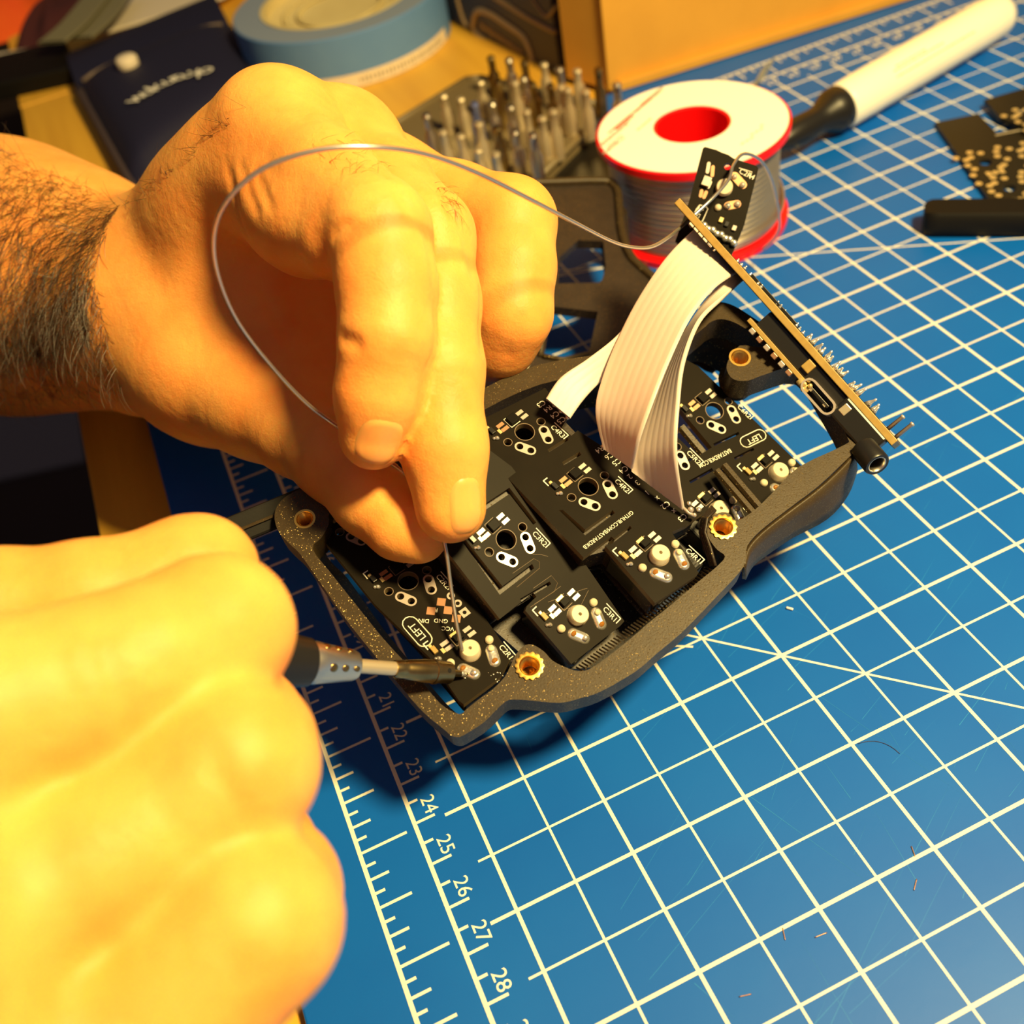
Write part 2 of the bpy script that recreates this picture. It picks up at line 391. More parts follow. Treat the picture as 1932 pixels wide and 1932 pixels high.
b = MB(); pr = [(13, 32.1)]
for k in range(36):
    h = 31.9 - k * .82; pr += [(R - 3.6, h), (R - 3.2, h - .25), (R - 3.2, h - .5), (R - 3.6, h - .78)]
pr.append((13, 2.45)); b.lathe(pr, SC, (0, 0, 1), 72, caps=False); obj('wound_solder', b, m_wind, sp, smooth=True)
pt = MB(); pt2 = MB()
def onlab(px, py): return onp(px, py, SC + A(0, 0, 34.75), A(0, 0, 1))
e0, e1_ = onlab(1135, 262), onlab(1240, 175); ex = nrm(e1_ - e0); ey = A(-ex[1], ex[0], 0)
rs = random.Random(5)
for k, (px, py, L) in enumerate(((1230, 180, 14), (1227, 186, 16), (1222, 192, 15), (1212, 200, 12), (1160, 250, 16), (1157, 257, 15), (1160, 266, 9), (1160, 274, 8), (1150, 280, 7), (1215, 235, 8))):
    p = onlab(px, py); p = p - ex * L / 2; xq = 0; pt2 = MB()
    while xq < L:
        wq = rs.uniform(.5, 1.8); pt2.box(p + ex * (xq + wq / 2), ex * wq / 2, ey * .42, A(0, 0, .01)); xq += wq + .4
    obj('print_line', pt2, m_print2, lab)
pt.box((e0 + e1_) / 2, ex * 13, ey * .35, A(0, 0, .012))
for k in range(9): pt.box(onlab(1175, 232) + ex * (k * 1.15 - 4), ex * .4, ey * 1.1, A(0, 0, .012))
p0 = onlab(1428, 245); pt2 = MB()
for k in range(7): pt2.box(p0 + ex * (k * 2 - 9) - ey * (k % 3) * .5, ex * .85, ey * .28, A(0, 0, .012))
obj('label_print', pt, m_print, lab); obj('print_line', pt2, m_print2, lab)
b = MB()
for k in range(3):                                           # loose turns slipping down on the right side
    b.tube(catmull([SC + A((R - 2.6 + .5 * k) * math.cos(a), (R - 2.6 + .5 * k) * math.sin(a), 3.5 + 1.3 * k + 9 * max(0, (a + .9)) ** 1.6 * .5) for a in np.linspace(-1.9, .9, 14)], 3), .42, 6)
obj('loose_turns', b, m_wire, sp, smooth=True)

# ------------------------------------------------------------------ pen
pa, pb = at(1497, 263, 8), at(1582, 204, 9); pc = at(1888, 26, 9.5); ax = nrm(pc - pb)
pen = thing('flux_pen', 'fat white pen with a black tip section lying behind the solder spool', 'pen', A(*pb[:2], 0))
Lb = np.linalg.norm(pc - pb)
b = MB(); b.lathe([(0, -.5), (6, -.5), (7.7, 0), (8.4, 3), (8.6, 12), (8.6, Lb - 14), (8.3, Lb - 4), (7.2, Lb), (0, Lb + .5)], pb, ax, 40); brl = obj('barrel', b, m_penw, pen, smooth=True)
b = MB(); b.lathe([(8.1, .2), (8.1, -2.5), (7.4, -5), (5.4, -9), (5.0, -13), (5.4, -20), (4.4, -27), (2.2, -33), (0, -35)], pb, ax, 36); obj('tip_section', b, m_black, pen, smooth=True)
b = MB(); upv = nrm(CAM - (pb + ax * 40)); sx, sy, _ = frame(ax, upv)
for ang, hs in ((.10, (22, 66)), (-.16, (22, 50)), (-.30, (24, 40))):
    rr = 8.66; dr = math.cos(ang) * sx + math.sin(ang) * sy; tg = np.cross(ax, dr); xq = hs[0]
    while xq < hs[1]:
        wq = rs.uniform(.8, 2.2); b.box(pb + ax * (xq + wq / 2) + dr * rr, ax * wq / 2, tg * .3, dr * .03); xq += wq + .6
obj('barrel_print', b, m_print2, brl)
b = MB(); p, q = at(1430, 158, 4), at(1452, 116, 12); b.box((p + q) / 2, (q - p) / 2, A(4.5, 2.5, 0), A(.3, -.5, .6)); obj('plastic_strip', b, m_clear, bev=.3, label='small frosted plastic strip standing behind the spool, left of the white pen', cat='strip')

# ------------------------------------------------------------------ cardboard box and dark box
BZ = 260
def prism(P, z0, z1, m=0, bb=None):
    bb = bb or MB(); n = len(P); V = [A(p[0], p[1], z0) for p in P] + [A(p[0], p[1], z1) for p in P]
    bb.add(V, [tuple(range(n))[::-1], tuple(n + i for i in range(n))] + [(i, (i + 1) % n, n + (i + 1) % n, n + i) for i in range(n)], m); return bb
c0, c1 = at(1163, 166, .1), at(1695, -2, .1); cdx = nrm(c1 - c0); cback = A(-cdx[1], cdx[0], 0)
cl = at(1104, 150, .1)
cb = thing('cardboard_box', 'tall brown cardboard box standing on the far edge of the mat', 'box', (c0 + c1) / 2)
ce = c0 + cdx * 200
b = MB(); b.box((c0 + ce) / 2 + A(0, 0, BZ / 2), (ce - c0) / 2, cback * .8, A(0, 0, BZ / 2)); obj('front_panel', b, m_card, cb)
sd = nrm(cl - c0); lf = c0 + sd * 26
b = MB(); b.box((c0 + lf) / 2 + A(-1.5, 0, BZ / 2), (lf - c0) / 2, nrm(A(sd[1], -sd[0], 0)) * .8, A(0, 0, BZ / 2)); obj('side_panel', b, m_card, cb)
b = MB(); b.box(c0 + A(-1.2, -.2, BZ / 2), cdx * 2.6, cback * .5, A(0, 0, BZ / 2)); obj('corner_strip', b, m_card, cb, bev=.4, label='lighter folded strip at the near corner')
b = MB(); b.box((c0 + ce) / 2 - cback * 2.6 + A(0, 0, 2), (ce - c0) / 2, cback * 2, A(0, 0, 1.8)); obj('bottom_flap', b, m_card, cb, bev=.4)
b = MB(); b.box((c0 + ce) / 2 + cback * 30 + A(0, 0, BZ / 2), (ce - c0) / 2, cback * .8, A(0, 0, BZ / 2)); obj('back_panel', b, m_card, cb)
d0, d1 = at(1056, 138, -2.9), at(838, 34, -2.9); ddx = nrm(d1 - d0); dnn = nrm(A(ddx[1], -ddx[0], 0))
if (CAM - d0) @ dnn < 0: dnn = -dnn
db = thing('printed_box', 'dark blue-black box with a tan outlined oval label, left of the cardboard box', 'box', (d0 + d1) / 2)
dl = np.linalg.norm(d1 - d0)
b = MB(); b.box(d0 + ddx * 75 - dnn * 20 + A(0, 0, 80), ddx * 75, dnn * 20, A(0, 0, 80)); obj('carton', b, m_dark, db, bev=.6)
DO = d0 + dnn * .1
def ondb(px, py): return onp(px, py, DO, dnn)
def loop(P, r, closed=True): 
    Q = [ondb(*p) for p in P]; Q = catmull(Q + ([Q[0]] if closed else []), 5); bb.tube(Q, r, 6)
bb = MB()
loop([(893, 50), (900, 22), (925, 25), (960, 48), (985, 66), (998, 88), (1008, 124)], 1.7, False)
loop([(893, 50), (900, 62), (925, 82), (960, 104), (985, 115)], 1.5, False); loop([(930, -8), (975, 20), (1010, 40), (1048, 60)], 1.3, False)
loop([(862, -5), (872, 30), (882, 52)], 1.2, False); loop([(1000, -10), (1030, 30), (1050, 10)], .8, False)
obj('oval_outline', bb, m_tanb, db, smooth=True)
bb = MB()
for k in range(13):
    x = 907 + k * 6.2; y = 46 + k * 4.3; h = 14 if k in (0, 3, 9) else 10
    loop([(x, y - h / 2), (x + 1, y + h / 2), (x + 4, y + h / 2 - 2), (x + 4, y - 2)], .5, False)
obj('script_lettering', bb, m_tanb, db, smooth=True)

# ------------------------------------------------------------------ screwdriver bits in their tray
TZ = 8
TP = [at(*q, TZ) for q in ((906, 147), (1128, 196), (1140, 212), (1000, 352), (975, 366), (720, 330), (690, 268), (880, 150))]
tr = thing('bit_tray', 'dark grey tray holding rows of screwdriver bits', 'tray', np.mean(TP, 0) * A(1, 1, 0))
hb = MB(); cxm = np.mean(TP, 0)
obj('tray_body', prism(TP, 0, TZ), m_tray, tr, bev=1.2)
b = MB()
for i in range(len(TP)): b.tube([TP[i], TP[(i + 1) % len(TP)]], 1.5, 8)
obj('tray_rim', b, m_tray, tr, smooth=True)
LP = [at(*q, 3) for q in ((1142, 225), (1168, 345), (1030, 372), (985, 340))]
b = prism(LP, 0, 3); obj('tray_shadow_slab', b, m_black, bev=.5, label='flat black slab put in for the shadow between the bit tray and the spool', cat='case')  # the dark shadow beside the tray, built as a black slab
BITS = [(870, 410), (1003, 425), (1115, 445), (1258, 460), (1370, 490), (1500, 505), (1655, 495), (1790, 600), (795, 590), (925, 590), (1045, 590), (1175, 605), (1305, 615), (1430, 640), (1562, 655),
        (525, 690), (650, 712), (750, 745), (880, 745), (1015, 768), (1130, 800), (1245, 850), (1325, 800), (400, 830), (782, 890), (915, 925), (1045, 950), (1175, 970), (260, 1000), (520, 950), (650, 980), (1380, 620), (1110, 560), (905, 1110), (778, 1085)]
def bit(r, Lh, kind):
    b = MB(); b.lathe([(r, 0), (r, Lh * .55), (r * .62, Lh * .64), (r * .62, Lh * .9), (r * .75, Lh * .94), (r * .55, Lh), (0, Lh)], (0, 0, 0), (0, 0, 1), 6 if kind else 10); return b
pro = {}
rowix = {}; bobs = {}; rs = random.Random(11); order = sorted(range(len(BITS)), key=lambda i: BITS[i][1])
m_bits = [m_steel, m_satin, m_tip, mat('bit_blue', (.25, .3, .65), .3, metal=.8)]
for n, i in enumerate(order):
    x, y = BITS[i]; px, py = 700 + x * .2588, y * .2588; Lh = rs.choice((15, 17, 19)); foot = at(px, py, TZ + Lh); foot[2] = TZ
    k = 3 if i == 17 else rs.choice((0, 1, 2))
    row = 'back row' if y < 510 else 'second row' if y < 665 else 'third row' if y < 815 else 'front row'
    rowix[row] = rowix.get(row, []) + [(px, n)]
    lbl = ('blue-tinted screwdriver bit standing in the bit tray' if i == 17 else 'steel screwdriver bit standing in the %s of the bit tray' % row)
    key = (k, Lh)
    if key not in pro:
        o = obj('screwdriver_bit', bit(2.5, Lh, k != 1), m_bits[k], smooth='auto', base=(0, 0, 0)); pro[key] = o; o.location = Vector(foot) * S
    else:
        o = pro[key].copy(); C.objects.link(o); o.location = Vector(foot) * S
    bobs[n] = o; o['label'] = lbl; o['category'] = 'screwdriver bit'; o['group'] = 'blue bit in the tray' if i == 17 else 'bits in the ' + row

ORD = ['leftmost', 'second', 'third', 'fourth', 'fifth', 'sixth', 'seventh', 'eighth', 'ninth', 'tenth', 'eleventh', 'twelfth']
for row, L in rowix.items():
    for k, (px, n) in enumerate(sorted(L)):
        if 'blue' not in bobs[n]['label']: bobs[n]['label'] = 'steel screwdriver bit, %s in the %s of the bit tray' % (ORD[k] + ('' if k == 0 else ' from the left'), row)
# ------------------------------------------------------------------ tape roll
TC = A(98.9, 418.4, -3); TR = 52.2
tp = thing('tape_roll', 'roll of blue painter\'s tape with a cream core lying flat on the desk', 'tape roll', TC)
b = MB(); b.lathe([(TR, 0), (TR, 23.6), (TR - .4, 24), (38.6, 24), (38.6, 0)], TC, (0, 0, 1), 72, closed=True); obj('tape', b, m_tape, tp, smooth='auto')
b = MB(); b.lathe([(TR - .6, 24.02), (TR - .6, 24.12), (38.8, 24.12), (38.8, 24.02)], TC, (0, 0, 1), 64, closed=True); obj('lit_tape_edge', b, m_tapelit, tp, smooth='auto', label='layered edge of the roll, greyed in colour for the warm light')  # greyer ring paints the warm light on the roll's top face
b = MB(); b.lathe([(38.4, 0), (38.4, 24.3), (36, 24.3), (36, 20), (30, 18.5), (12, 17.5), (0, 17.3)], TC, (0, 0, 1), 64); cr = obj('core', b, m_core, tp, smooth='auto')
b = MB()
for rr in (33, 27, 20): b.lathe([(rr, 18.9), (rr + 1.1, 19.4), (rr + 2.2, 18.9)], TC, (0, 0, 1), 48, closed=True)
obj('core_rings', b, m_core, cr, smooth=True)
b = MB(); rows = []
for a in np.linspace(math.radians(-128), math.radians(-38), 24): rows.append([TC + A((TR + .25) * math.cos(a), (TR + .25) * math.sin(a), h) for h in (.3, 6.5)])
b.grid(rows); st = obj('paper_band', b, m_cream, tp, smooth=True)
b = MB()
for k in range(26):
    a = math.radians(-100 + k * 2.2); t = A(-math.sin(a), math.cos(a), 0); nn = A(math.cos(a), math.sin(a), 0)
    b.box(TC + nn * (TR + .35) + A(0, 0, 3.2), t * .55, A(0, 0, 1.0 + .3 * (k % 3)), nn * .05)
obj('band_print', b, m_print2, st)

# ------------------------------------------------------------------ navy pouch
PC = [at(262, 372, 2), at(505, 196, 2), at(436, 60, 2), at(152, 176, 2)]
def bil(u, v): return (PC[0] * (1 - u) + PC[1] * u) * (1 - v) + (PC[3] * (1 - u) + PC[2] * u) * v
po = thing('navy_pouch', 'dark navy fabric pouch with white lettering and a snap button', 'pouch', np.mean(PC, 0) * A(1, 1, 0) + A(0, 0, -3))
def bulge(u, v): return 13 * (max(0, (1 - (2 * u - 1) ** 4)) * max(0, (1 - (2 * v - 1) ** 6))) ** .6
rows = []; N = 16
for sgn in (1, -1):
    rows = [[bil(u, v) * A(1, 1, 0) + A(0, 0, 4 + (bulge(u, v) if sgn > 0 else -6.9 * min(1, bulge(u, v) / 13))) for u in np.linspace(0, 1, N)] for v in np.linspace(0, 1, N)]
    if sgn > 0: b = MB(); b.grid(rows)
    else: b.grid([r[::-1] for r in rows])
obj('pouch_body', b, m_navy, po, smooth=True)
def onpo(u, v, h=.4): p = bil(u, v) * A(1, 1, 0); return p + A(0, 0, 4 + bulge(min(max(u, .0), 1), min(max(v, 0), 1)) + h)
b = MB(); b.tube([bil(0, v) * A(1, 1, 0) + A(0, 0, 4) for v in np.linspace(-.02, 1, 16)], 2.2, 8); b.tube([bil(1, v) * A(1, 1, 0) + A(0, 0, 4) for v in np.linspace(0, 1, 16)], 1.6, 8); obj('side_seam', b, m_piping, po, smooth=True)
FC = [at(150, 176, 3), at(438, 60, 3), at(404, -4, 3), at(128, 108, 3)]
def fbil(u, v): return (FC[0] * (1 - u) + FC[1] * u) * (1 - v) + (FC[3] * (1 - u) + FC[2] * u) * v
b = MB(); b.grid([[fbil(u, v) + A(0, 0, 7 * math.sin(math.pi * min(max(v * .8 + .1, 0), 1)) ** .5 - 2) for u in np.linspace(0, 1, 10)] for v in np.linspace(0, 1, 8)]); obj('flap', b, m_navy, po, smooth=True)
b = MB(); b.tube([onpo(u, .985, 1.5) for u in np.linspace(.04, .96, 14)], 1.1, 8); obj('flap_piping', b, mat('piping_light', (.20, .15, .13), .7), po, smooth=True)
b = MB(); cbp = onp(238, 112, A(0, 0, 20), A(0, 0, 1)); b.lathe([(5.2, -5), (5.2, .6), (4, 1.6), (0, 1.9)], cbp, (0, 0, 1), 24); obj('snap_button', b, m_cream, po, smooth=True)
b = MB()
for k, chv in enumerate('wukutuyo'):
    u = k / 7; px, py = 268 + 126 * u, 186 - 50 * u - 8 * math.sin(math.pi * u)
    p = onp(px, py, A(0, 0, 18.6), A(0, 0, 1)); q = onp(px + 10, py - 4.6 - 2 * (u < .4), A(0, 0, 18.6), A(0, 0, 1)); ex = nrm(q - p)
    b.text(chv, p, ex, A(-ex[1], ex[0], 0), 13.5, align='CENTER')
obj('lettering', b, m_paper, po)

# ------------------------------------------------------------------ clutter at the far left
LPp = [at(-60, 205, -2.9), at(150, 158, -2.9), at(136, 104, -2.9), at(-60, 150, -2.9)]
b = prism(LPp, -2.9, 6); obj('black_case', b, m_blackm, bev=1, label='flat black case lying left of the navy pouch', cat='case')
def sheet(name, P, z, th, m, label, cat, bev=.3):
    Q = [at(*p, z) for p in P]; b = prism(Q, z - th, z); return obj(name, b, m, bev=bev, label=label, cat=cat)
sheet('white_card', ((-80, 150), (60, 102), (92, 84), (-80, 112)), 5, 1.2, m_cream, 'white card edge behind the black case at the far left', 'card')
sheet('white_envelope', ((190, 62), (420, -6), (470, -40), (250, -20)), 4, 1.5, m_cream, 'white envelope lying behind the navy pouch', 'envelope')
def cloth(name, P, hgt, m, label, cat):
    Q = [at(*p, -2.5) for p in P]; c = np.mean(Q, 0); rows = []
    for s in np.linspace(1, 0, 8): rows.append([c + (q - c) * s + A(0, 0, hgt * (1 - s ** 3) + 2.5 * math.sin(7 * i + 5 * s)) for i, q in enumerate(catmull(Q + [Q[0]], 6)[:-1])])
    b = MB(); b.grid(rows, closed=True); return obj(name, b, m, smooth=True, label=label, cat=cat, sub=1)
cloth('orange_cloth', ((-120, -60), (110, -70), (88, 20), (20, 70), (-120, 110)), 26, m_orange, 'crumpled orange-red cloth in the far left corner', 'cloth')
cloth('maroon_cloth', ((20, 100), (110, 10), (180, -60), (240, -60), (110, 90), (40, 118)), 12, m_maroon, 'dark maroon cloth beside the orange cloth', 'cloth')
def strap(name, P, wd, z, m, label):
    Q = catmull([at(*p, z) for p in P], 6); b = MB(); rows = []
    for i in range(len(Q)):
        t = nrm(Q[min(i + 1, len(Q) - 1)] - Q[max(i - 1, 0)]); n = A(-t[1], t[0], 0) * wd / 2
        rows.append([Q[i] - n - A(0, 0, 1.2), Q[i] - n, Q[i] + n, Q[i] + n - A(0, 0, 1.2)])
    b.grid(rows, closed=True); return obj(name, b, m, bev=.2, label=label, cat='strap')
strap('grey_strap', ((96, 78), (140, 40), (190, -20)), 17, 16, m_grey, 'left of two grey straps behind the navy pouch')
strap('grey_strap', ((150, 70), (195, 30), (235, -25)), 15, 13, m_grey, 'right of two grey straps behind the navy pouch')

# ------------------------------------------------------------------ spare boards and tool handle at the right
def spare(px_out, z, label):
    Q = [at(*p, z) for p in px_out]; O = Q[0]; x = nrm(Q[1] - Q[0]); y = A(-x[1], x[0], 0); loc = [((q - O) @ x, (q - O) @ y) for q in Q]
    t = thing('spare_circuit_board', label, 'circuit board', O * A(1, 1, 0)); mb = MB(); pads = MB(); lines = MB(); rs = random.Random(len(px_out))
    holes = []; u0 = min(q[0] for q in loc); u1 = max(q[0] for q in loc); v0 = min(q[1] for q in loc); v1 = max(q[1] for q in loc)
    cells = [(u0 + 9, (v0 + v1) / 2 + k) for k in (13, -5)] + [(u0 + 27, (v0 + v1) / 2 + k) for k in (12, -6)]
    for cx, cy in cells:
        if not (min(abs(cy - v0), abs(cy - v1)) > 4): continue
        holes.append([(cx + 2.1 * math.cos(a), cy + 2.1 * math.sin(a)) for a in np.linspace(0, 2 * math.pi, 14, endpoint=False)])
        for dx, dy in ((-7.5, 6), (-7, -6.5), (7, -1), (0, -7.5), (7.5, 7.5), (-2, 7.8), (-5, 3.5), (-3, 4.5), (5, 2), (3, -5), (4.5, -4), (-5, -3), (-6, 0), (1, 6), (6, 5)):
            p = O + x * (cx + dx) + y * (cy + dy); pads.lathe([(1.15, 0), (1.15, .06), (.5, .06)], p + A(0, 0, .01), (0, 0, 1), 10)
        for dx in (-2.2, 2.2): pads.box(O + x * (cx + dx) + y * (cy - 7.5) + A(0, 0, .04), x * .8, y * 1.3, A(0, 0, .03))
    for k in range(6):
        lines.box(O + x * ((u0 + u1) / 2 + rs.uniform(-3, 10)) + y * (v0 + (v1 - v0) * (k + .7) / 7) + A(0, 0, .03), x * rs.uniform(4, 9), y * .35, A(0, 0, .02))
    mb.plate(loc, holes, O, x, y, A(0, 0, 1), 1.5); obj('board', mb, [m_green, m_fr4], t); obj('gold_pads', pads, m_gold, t); obj('board_lines', lines, m_print2, t)
spare([(1764, 231), (1846, 214), (1880, 250), (2060, 215), (2010, 480), (1874, 388)], 1.7, 'black spare circuit board with gold pads above the black tool handle')
spare([(1857, 188), (1990, 150), (2100, 210), (1925, 236), (1888, 222)], 3.6, 'second spare circuit board poking out behind the nearer one at the right edge')
h0, h1 = at(1756, 410, 4.4), at(2160, 408, 4.4); hx = nrm(h1 - h0); hy = A(-hx[1], hx[0], 0)
b = MB(); prof = [(-5.2, -3), (-5.2, 2.6), (-4.2, 4), (4.2, 4), (5.2, 2.6), (5.2, -3), (4.2, -4.2), (-4.2, -4.2)]
rows = [[h0 + hx * s + hy * yy * k + A(0, 0, zz * k2) for yy, zz in prof] for s, k, k2 in ((-2.2, .55, .8), (-1.6, .8, .93), (0, .97, 1), (2, 1, 1), (70, 1, 1))]
b.grid(rows, closed=True); b.add(rows[0], [tuple(range(8))]); b.add(rows[-1], [tuple(range(8))[::-1]])
obj('tool_handle', b, m_blackm, smooth='auto', label='matte black bar-shaped tool handle lying at the right edge of the mat', cat='tool handle')
# ------------------------------------------------------------------ keyboard: board planes
KEY = {'C2R1': A(11.4, 11.3, 33.0), 'C3R1': A(32.9, 6.6, 35.8), 'C3R2': A(26.2, 21.8, 47.6), 'C4R1': A(52.2, 8.3, 40.3), 'C4R2': A(46, 25.1, 48.7), 'C6R1': A(87.3, 20.3, 34.4)}
CDIR = {'C2': (9.6, -35.6, -10.1), 'C3': (6.7, -15.2, -11.7), 'C4': (12.1, -33.6, -13.4), 'C6': (5.8, -15.9, -8.9)}
CO = {'C2': KEY['C2R1'], 'C3': (KEY['C3R1'] + KEY['C3R2']) / 2, 'C4': KEY['C4R2'], 'C6': KEY['C6R1']}
for k in CO: CO[k] = CAM + (CO[k] - CAM) * (.99 if k == 'C2' else 1.022)
FR = {}
for k in CDIR:
    c = nrm(CDIR[k]); r = A(.94, .34, 0); r = nrm(r - (r @ c) * c); FR[k] = (CO[k], r, c, np.cross(c, r))
def bp(k, px, py, h=0.0):                                    # pixel -> point on that board (h above it)
    O, r, c, n = FR[k]; return onp(px, py, O + n * h, n)
def loc2(k, P): O, r, c, n = FR[k]; return [((p - O) @ r, (p - O) @ c * -1) for p in P]      # local x = r, y = -c
def circ(cx, cy, rad, n=18): return [(cx + rad * math.cos(a), cy + rad * math.sin(a)) for a in np.linspace(0, 2 * math.pi, n, endpoint=False)]
def z5(x, y): return 900 + .2588 * x, 600 + .2588 * y
def z2(x, y): return 850 + .2588 * x, 900 + .2588 * y
def z1(x, y): return 500 + .2588 * x, 850 + .2588 * y
# the layout common to every key, measured round C4R2
KO = bp('C4', *z5(812, 1230)); _, kr, kc, kn = FR['C4']
def kl(x, y): p = bp('C4', *z5(x, y)) - KO; return A(p @ kr, p @ kc)
T = dict(h1=kl(930, 1150), h2=kl(690, 1310), a1=kl(953, 1215), a2=kl(988, 1287), b1=kl(780, 1343), b2=kl(862, 1373), dio=kl(715, 1142),
         p1=kl(768, 1083), p2=kl(806, 1112), p3=kl(628, 1180), p4=kl(666, 1207), hot=kl(627, 1228), t0=kl(1000, 1200), led=kl(548, 1225), blob=kl(607, 1283), br=kl(505, 1205))

def capsule(p, q, rad, n=9):
    d = nrm(q - p); a0 = math.atan2(d[1], d[0]); o = []
    for s, cpt in ((1, q), (-1, p)):
        for k in range(n): a = a0 + (0 if s > 0 else math.pi) - math.pi / 2 + math.pi * k / (n - 1); o.append((cpt[0] + rad * math.cos(a), cpt[1] + rad * math.sin(a)))
    return o
def board(colkey, name_label, outline_px, slots_px, keys, thick=1.6):
    O, r, c, n = FR[colkey]
    out = [bp(colkey, *p) for p in outline_px]; cen = np.mean(out, 0)
    t = thing('column_circuit_board', name_label, 'circuit board', cen)
    holes = []; info = []
    for kname, px, py, sw in keys:
        kp = bp(colkey, px, py); K2 = loc2(colkey, [kp])[0]
        def L(v): return (K2[0] + v[0], K2[1] - v[1])
        holes.append(circ(*K2, 2.0, 28))
        if not sw:
            for h in ('h1', 'h2'): holes.append(circ(*L(T[h]), .82, 14))
            for h in ('a1', 'a2', 'b1', 'b2'): holes.append(circ(*L(T[h]), .72, 14))
        info.append((kname, kp, sw))
    poly = loc2(colkey, out)
    for s in slots_px: holes.append(loc2(colkey, [bp(colkey, *p) for p in s]))
    b = MB(); b.plate(poly, holes, O, r, -c, n, thick, 0, 1)
    obj('board', b, [m_pcb, m_fr4], t)
    for kname, kp, sw in info:
        def W(v, h=0.0): return kp + v[0] * r + v[1] * c + h * n
        def flat(name, mk, loops, m, h=.05, sm=False):
            bb = MB(); bb.plate(loops[0], loops[1:], kp + n * h, r, -c, n, h + .01); return obj(name, bb, m, t, smooth=sm)
        inv = lambda v: A(v[0], -v[1])
        bb = MB(); bb.lathe([(2.02, .0), (2.02, .04), (2.18, .04), (2.18, .0)], kp, n, 28, closed=True); obj('hole_ring', bb, m_tan, t)
        for s, e in (('a1', 'a2'), ('b1', 'b2')):
            p, q = inv(T[s]), inv(T[e])
            if not sw:
                flat('solder_pad', None, [capsule(p, q, 1.12)] + [circ(*x, .74, 14) for x in (p, q)], m_tin)
            else:
                bb = MB(); d = nrm(T[e] - T[s]); rows = []
                for i, hh, rr in ((0, .0, 1.2), (1, .28, 1.12), (2, .5, .8), (3, .6, .35)): rows.append([W(A(x[0], -x[1]), hh) for x in capsule(p, q, rr)])
                bb.grid(rows, closed=True); bb.add(rows[-1], [tuple(range(len(rows[-1])))]); obj('solder_joint', bb, m_solder, t, smooth=True)
                bb = MB(); bb.ball(W(T[s if s == 'b1' else e], .35), .75, 10, sc=(1, .8, .7), fr=(r, c, n)); obj('flux_residue', bb, m_flux, t, smooth=True)
                bb = MB(); bb.lathe([(.62, 0), (.60, 1.0), (.45, 1.15), (0, 1.2)], W(T[e if s == 'b1' else s], .1), n, 14); obj('pin_end', bb, m_white if s == 'a1' else m_solder, t, smooth='auto')
        if not sw:
            for h in ('h1', 'h2'):
                bb = MB(); bb.lathe([(.83, 0), (.83, .04), (.98, .04), (.98, 0)], W(T[h]), n, 18, closed=True); obj('hole_ring', bb, m_tan, t)
        for nm_, kk, lx, ly, m in (('diode_pad', 'p1', .85, .42, m_copper if not sw and colkey == 'C2' else m_tin), ('diode_pad', 'p2', .85, .42, m_tin), ('diode_pad', 'p3', .9, .42, m_copper if not sw else m_tin), ('diode_pad', 'p4', .9, .42, m_copper if not sw else m_tin), ('diode_pad', 'hot', .34, .55, m_gold)):
            bb = MB(); bb.box(W(T[kk], .05), r * lx, c * ly, n * .05); obj(nm_, bb, m, t)
        bb = MB()
        if sw: bb.box(W(T['dio'], .45), r * .95, c * .75, n * .45)
        else: bb.box(W(T['dio'], .5), r * 1.08, c * 1.0, n * .5)
        obj('diode', bb, m_chip, t, bev=.1)
        if sw:
            bb = MB(); bb.box(W(T['dio'] + A(-.2, -1.15), .12), r * .95, c * .4, n * .1); obj('resistor', bb, m_gold, t, bev=.1)
        bb = MB()
        for p, q in ((A(-1.25, -1.25), A(1.2, -1.25)), (A(1.2, 1.25), A(-1.25, 1.25)), (A(-1.25, 1.25), A(-1.25, -1.25))):
            d = nrm(q - p); bb.box(W(T['dio'] + (p + q) / 2, .03), (r * d[0] + c * d[1]) * np.linalg.norm(q - p) / 2, (r * -d[1] + c * d[0]) * .07, n * .02)
        obj('diode_outline', bb, m_silk if kname == 'C4R3' else m_tan, t)
        bb = MB(); q = T['br']
        bb.box(W(q + A(-.1, 0), .03), r * .12, c * .8, n * .02); bb.box(W(q + A(.45, -.75), .03), r * .6, c * .12, n * .02); obj('led_bracket', bb, m_silk, t)
        bb = MB(); bb.box(W(T['led'] + A(.1, -.55), .3), r * .35, c * .4, n * .3); obj('led_end', bb, m_gold, t, bev=.1)
        bb = MB(); bb.box(W(T['led'] + A(.25, .45), .35), r * .5, c * .8, n * .35); obj('led_body', bb, m_fr4b if sw else m_black, t, bev=.1)
        bb = MB(); bb.ball(W(T['blob'], .2), .62, 8, sc=(1, .8, .8), fr=(nrm(r + c), nrm(r - c), n)); bb.ball(W(T['blob'] + A(-.5, -.35), .15), .4, 8, fr=(r, c, n)); obj('solder_blob', bb, m_solder, t, smooth=True)
        bb = MB(); bb.text(kname, W(T['t0'] + A(.15, -.2), .03), c, r, 1.6); e = T['t0'] + A(1.75, -.3)
        bb.box(W(e + A(-.05, 1.95), .03), c * 2.1, r * .1, n * .015); bb.box(W(e + A(-.75, 4.05), .03), r * .75, c * .1, n * .015); obj('key_mark', bb, m_silk, t)
    return t
def btext(t, colkey, s, px, py, x, y, size, align='LEFT', name='board_mark'):
    O, r, c, n = FR[colkey]; bb = MB(); bb.text(s, bp(colkey, px, py, .03), x, y, size, align=align); return obj(name, bb, m_silk, t)
def slot(p, q, wd):
    p, q = A(*p), A(*q); d = nrm(q - p) * wd / 2; m_ = A(-d[1], d[0]); return [tuple(p - d - m_), tuple(q + d - m_), tuple(q + d + m_), tuple(p - d + m_)]
